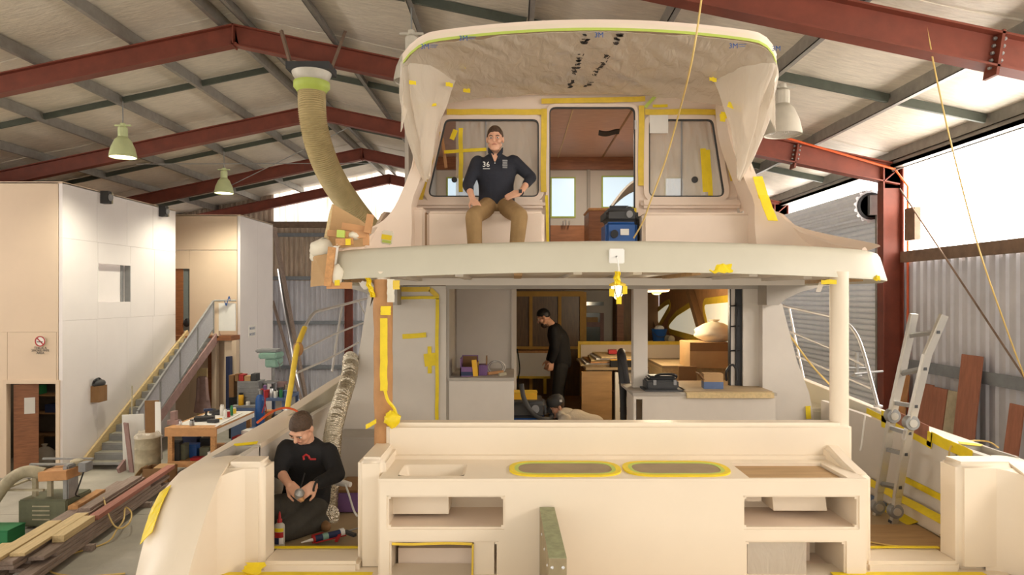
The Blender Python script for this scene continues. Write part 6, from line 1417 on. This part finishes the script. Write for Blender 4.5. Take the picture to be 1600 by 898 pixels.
def rag(nm, cx, cy, Y, rx, rz, seed): return MB().grid(lambda u, v: P(cx, cy, Y)+V((rx*math.cos(2*PI*u)*math.sin(PI*v)*(1+.4*nz(u*5+seed, v*4)), .05*math.sin(2*PI*u)*math.sin(PI*v), rz*math.cos(PI*v)*(1+.3*nz(u*4, v*4+seed)))), 18, 10).build(nm, 'cloth_white', pg, smooth=True)
rag('rag', 503, 388, 4.95, .09, .07, 1); rag('rag', 553, 368, 4.94, .05, .03, 7); rag('rag', 527, 430, 4.86, .045, .08, 3); rag('rag', 496, 398, 5.0, .06, .07, 9)
for i in range(3): MB().tube(spline([P(526, 386-i*2, 4.86), P(536, 381-i*2, 4.88), P(548, 380-i*2, 4.9)]), .006, 5).build('cloth_fold', 'charcoal' if i == 1 else 'cloth_white', pg)
jr = P(605, 371, 5.5); MB().obox(jr, (.09, .05, .11), (0, .15, 0)).build('taped_pad', 'cloth_white', boat, bevel=.01); MB().obox(jr+V((.0, -.027, .0)), (.08, .006, .04), (0, .15, 0)).build('pad_tape', 'tape', boat); MB().obox(jr+V((.0, -.027, -.035)), (.07, .006, .02), (0, .15, 0)).build('pad_tape', 'tape_green', boat)
# scraps hanging under the port end of the deck
hs_ = empty('tape_scraps', P(578, 455, 4.8), 'torn yellow tape and grey plastic hanging beside the wrapped pole', 'tape')
MB().sheet(lambda u, v: P(570+8*u+9*v+3*nz(v*4), 434+30*v, 4.78)+V((0, .03*nz(u*3, v*5), 0)), 4, 10, .004).build('tape_strip', 'tape', hs_); MB().sheet(lambda u, v: P(560+20*u+8*v, 440+12*v+4*nz(u*4, v*3), 4.86), 6, 5, .005).build('plastic_rag', 'primer', hs_, smooth=True)
MB().sheet(lambda u, v: P(578+6*u, 452+12*v, 4.8), 3, 4, .004).build('tape_strip', 'tape_pale', hs_)
# ---- vacuum on the fly bridge
def vac(x, y, z, sc, m_, lab, hose):
    e = empty('shop_vacuum', (x, y, z), lab, 'vacuum'); T = M.Translation(V((x, y, z)))@M.Diagonal((sc, sc, sc*1.1, 1))
    MB().box(-.17, .17, -.2, .2, .06, .34).xf(T).build('tank', m_, e, bevel=.03, seg=3); MB().box(-.18, .18, -.21, .21, .33, .47).xf(T).build('motor_head', 'charcoal', e, bevel=.04, seg=3); MB().bar((-.1, 0, .5), (.1, 0, .5), .05, .03).xf(T).build('handle', 'black', e)
    for sx_ in (-1, 1):
        for sy_ in (-1, 1): MB().lathe([(.05, -.02), (.05, .02)], T@M.Translation(V((sx_*.13, sy_*.14, .05)))@M.Rotation(PI/2, 4, 'Y'), 14).build('wheel', 'black', e)
    MB().obox((.03, -.205, .24), (.09, .01, .06)).xf(T).build('label_plate', 'paper', e); MB().lathe([(.04, 0), (.04, .03)], T@tmat((-.08, -.2, .22)), 14).build('inlet', 'black', e); MB().lathe([(.035, 0), (.035, .012)], T@tmat((.08, -.21, .41)), 14).build('dial', 'grey', e)
    if hose: MB().tube(spline(hose, 8), .026, 10).build('hose', 'charcoal', e, smooth=True)
    return e
v1 = vac(PX(967, 7.05), 7.05, DK+.17, .95, 'blue', 'blue and black workshop vacuum in the fly bridge doorway', [(PX(976, 7.0), 7.0, DK+.62), (PX(985, 6.95), 6.95, DK+.66), (PX(995, 6.95), 7.0, DK+.45), (PX(997, 7), 7.05, DK+.1)])
MB().obox((PX(991, 7.12), 7.12, DK+.42), (.17, .2, .36)).build('dust_bin', 'charcoal', v1, bevel=.03)
v2 = vac(PX(822, 7.6), 7.6, SOLE, 1.2, 'blue', 'blue workshop vacuum with yellow box on top in saloon doorway', [P(815, 600, 7.35), P(818, 620, 7.3), P(828, 640, 7.3), P(842, 652, 7.35), P(856, 655, 7.45), P(862, 650, 7.5)])
cbox('tool_case', 'yellow_box', PX(815, 7.6), 7.6, SOLE+.61, .34, .2, .09, 'yellow tool case lying on the saloon vacuum', 'case', lid='tape_pale')
# ---- on the counters
e = empty('carton', P(735, 590, 7.2), 'open purple carton with yellow price label on port counter', 'box'); x0, x1, z0, y0 = PX(719, 7.1), PX(745, 7.1), H-.84, 7.1
for a in ((x0, x1, y0, y0+.01, .1), (x0, x0+.01, y0, y0+.28, .19), (x1-.01, x1, y0, y0+.28, .15), (x0, x1, y0+.27, y0+.28, .2)): B('side', 'purple', e, a[0], a[1], a[2], a[3], z0, z0+a[4])
B('side_print', 'navy', e, x0+.01, x1-.03, y0-.003, y0, z0+.01, z0+.05); MB().obox((x1-.02, y0-.012, z0+.09), (.05, .008, .17), (0, -.1, 0)).build('price_label', 'yellow_box', e); B('inside', 'card_dark', e, x0+.01, x1-.01, y0+.26, y0+.27, z0, z0+.19)
e = empty('carton', P(757, 585, 7.3), 'small purple carton with open brown flap on port counter', 'box'); x0 = PX(748, 7.2); B('body', 'purple', e, x0, x0+.09, 7.2, 7.36, z0, z0+.11); B('flap', 'card_dark', e, x0+.075, x0+.085, 7.2, 7.36, z0+.1, z0+.2); MB().box(x0-.05, x0-.005, 7.22, 7.34, z0, z0+.14).build('yellow_pack', 'yellow_box', e)
e = empty('wire_coil', P(777, 585, 7.3), 'tangle of wire and hand tools on the port counter', 'wire'); cw_ = V((PX(775, 7.35), 7.35, z0+.07))
for i in range(4): MB().tube([cw_+V(((.07+.01*i)*math.cos(a), .02*math.sin(a*2+i), (.06+.006*i)*math.sin(a))) for a in [2*PI*k/20 for k in range(21)]], .004, 5).build('coil', 'paper' if i % 2 else 'galv', e)
MB().bar((PX(762, 7.2), 7.2, z0+.02), (PX(786, 7.3), 7.3, z0+.03), .025, .03).build('pliers', 'kraft', e); MB().bar((PX(780, 7.15), 7.15, z0+.015), (PX(790, 7.2), 7.2, z0+.02), .03, .03).build('clamp', 'dusty', e)
tcx = V((PX(1035, 6.85), 6.85, H-.94)); e = empty('power_tool_case', tcx, 'black power tool case lying on the starboard counter', 'case')
MB().box(tcx.x-.2, tcx.x+.2, 6.7, 7.0, H-.94, H-.925).build('mat', 'charcoal', e); MB().obox(tcx+V((-.02, 0, .06)), (.32, .22, .09)).build('case_lower', 'charcoal', e, bevel=.015); MB().obox(tcx+V((-.01, .02, .12)), (.28, .2, .05)).build('case_lid', 'black', e, bevel=.02); MB().tube(spline([tcx+V((-.1, -.1, .14)), tcx+V((-.05, -.12, .165)), tcx+V((.08, -.12, .165)), tcx+V((.12, -.1, .14))]), .012, 8).build('handle', 'black', e)
for k in (-1, 1): MB().obox(tcx+V((k*.1, -.115, .085)), (.03, .01, .05)).build('latch', 'grey', e)
cx_ = V((PX(1113, 6.85), 6.85, H-.925)); e = empty('carton', cx_, 'carton with blue lower half on the starboard counter board', 'box'); MB().obox(cx_+V((0, 0, .035)), (.19, .14, .07), (0, 0, -.1)).build('body', 'blue_grey', e); MB().obox(cx_+V((0, 0, .11)), (.19, .14, .08), (0, 0, -.1)).build('upper_half', 'cardboard', e); MB().obox(cx_+V((-.12, 0, .12)), (.09, .13, .008), (0, .9, 0)).build('flap', 'card_dark', e)
e = empty('carton', P(1105, 578, 8.0), 'large brown carton on the settee with white sack on it', 'box'); zb = PZ(571, 8.3); MB().box(PX(1078, 8.0), PX(1140, 8.0), 8.0, 8.5, zb, zb+.3).build('body', 'cardboard', e); B('flap', 'card_dark', e, PX(1078, 8.0), PX(1140, 8.0), 7.995, 8.0, zb+.2, zb+.3)
bag(PX(1118, 8.2), 8.25, zb+.3, .24, .24, 'cloth_white', 'white cloth sack lying on the large brown carton in saloon', 'cloth_sack')
bk_ = V((PX(1028, 9.6), 9.6, PZ(545, 9.2)+.02)); e = empty('bucket', bk_, 'blue plastic bucket standing in the saloon by starboard windows', 'bucket'); bz0 = PZ(576, GY)+.02
B('window_shelf', 'plywood_floor', boat, gx(1012), IX1-.01, 10.63, 11.4, PZ(534, 11)-.03, PZ(534, 11)); bk0 = V((PX(1030, 11), 11, PZ(534, 11)))
MB().lathe([(.1, 0), (.125, .2), (.13, .21), (.12, .21), (.09, .02)], M.Translation(bk0), 18).build('pail', 'blue', e, smooth=True); MB().tube(spline([bk0+V((-.125, 0, .2)), bk0+V((-.06, -.13, .1)), bk0+V((.06, -.13, .1)), bk0+V((.125, 0, .2))]), .006, 6).build('handle', 'charcoal', e); MB().ell(bk0+V((0, 0, .22)), (.08, .08, .05)).build('rag', 'paper', e)
MB().tube([(PX(1040, 10.9), 11.2, bk0.z+.06), (PX(1046, 10.9), 10.75, bk0.z+.06)], .055, 14).build('pipe_offcut', 'dusty', None, 'pale plastic pipe offcut beside the blue bucket', 'pipe')
# sheets and tools on the galley counter
zc = PZ(574, GY)
for i in range(6):
    MB().obox((PX(958, GY)+.02*i, GY+.55-.02*i, zc+.012+.024*i), (.8-.05*i, .8, .02), (0, 0, .05*(i % 3-1))).build('veneer_sheet', ('timber_pale', 'paper', 'timber', 'timber_pale', 'paper', 'timber_pale')[i], None, ('bottom', 'second', 'third', 'fourth', 'fifth', 'topmost')[i]+' board of the loose stack on the galley counter', 'board', 'boards on the galley counter')
cbox('tool_case', 'black', PX(978, 9.25), 9.3, zc+.004, .42, .14, .1, 'black tool case with yellow lid on front of galley counter', 'case', lid='yellow_box')
cbox('storage_box', 'red', PX(957, 9.6), 9.62, zc+.15, .12, .1, .06, 'little red box on the boards on galley counter', 'box')
cord('vacuum_hose', [P(974, 655, 7.35), P(973, 610, 7.35), P(970, 570, 7.4), P(969, 552, 7.5), P(972, 549, 7.5), P(974, 560, 7.4), P(980, 600, 7.35), P(990, 650, 7.35)], .035, 'rubber', 'thick dark hose looped upright inside the saloon doorway', 'hose', 12)
cbox('tool_case', 'yellow_box', PX(983, 7.6), 7.65, SOLE, .16, .2, .5, 'yellow machine standing behind the saloon door post', 'machine', lid='charcoal')
cord('extension_cord', [P(808, 545, 11.4), P(812, 575, 11.3), P(809, 600, 11.2), P(813, 640, 11.0)], .012, 'black', 'black extension cord hanging down the white saloon panel')
tape(P(1262, 634, 6.88), P(1263, 654, 6.88), .05)
# ---- ropes
cord('air_hose', [P(1100, -30, 5.2), P(1082, 90, 5.3), P(1060, 180, 6.3), P(1040, 250, 6.6), P(1018, 310, 6.68), P(1005, 345, 6.72), P(990, 372, 6.75)], .008, 'yellow_cord', 'yellow hose hanging from the roof past the fly bridge door', 'hose')
cord('rope', [P(1448, 42, 7.0), P(1465, 130, 7.0), P(1490, 240, 7.1), P(1530, 390, 7.2), P(1575, 520, 7.4), P(1605, 600, 7.5)], .008, 'yellow_cord', 'pale rope hanging from the red rafter before the bright wall', 'rope')
cord('rope', [P(1198, 470, 6.9), P(1235, 525, 7.2), P(1268, 570, 7.4), P(1296, 600, 7.5), P(1310, 615, 7.6)], .01, 'yellow_cord', 'taut rope running down beside the starboard wing', 'rope')

# ---- keel blocks and props carrying the hull
for i, y in enumerate((5.2, 8.2, 11.0)):
    e = empty('keel_block', (XC, y, 0), 'stack of timber keel blocks under the %s of the boat hull' % ('stern', 'middle', 'bow')[i], 'blocks'); zt_ = .52 if i < 2 else .62
    for k in range(3): B('block', 'timber', e, XC-.45+.05*k, XC+.45-.05*k, y-.12, y+.12, zt_*k/3, zt_*(k+1)/3)
for i, (s, y) in enumerate(((-1, 5.4), (1, 5.4), (-1, 9.2), (1, 9.2))):
    x = XC+s*2.15; e = empty('hull_prop', (x, y, 0), 'steel prop holding up the %s side of the hull near %s' % (('port', 'starboard')[s > 0], ('the stern', 'amidships')[i > 1]), 'prop')
    MB().tube([(x, y, .02), (x, y, 1.15)], .04, 10).build('post', 'steel_red', e); MB().box(x-.2, x+.2, y-.2, y+.2, 0, .03).build('foot', 'steel_red', e); MB().obox((x, y, 1.17), (.22, .22, .05), (0, -s*.5, 0)).build('pad', 'timber', e)
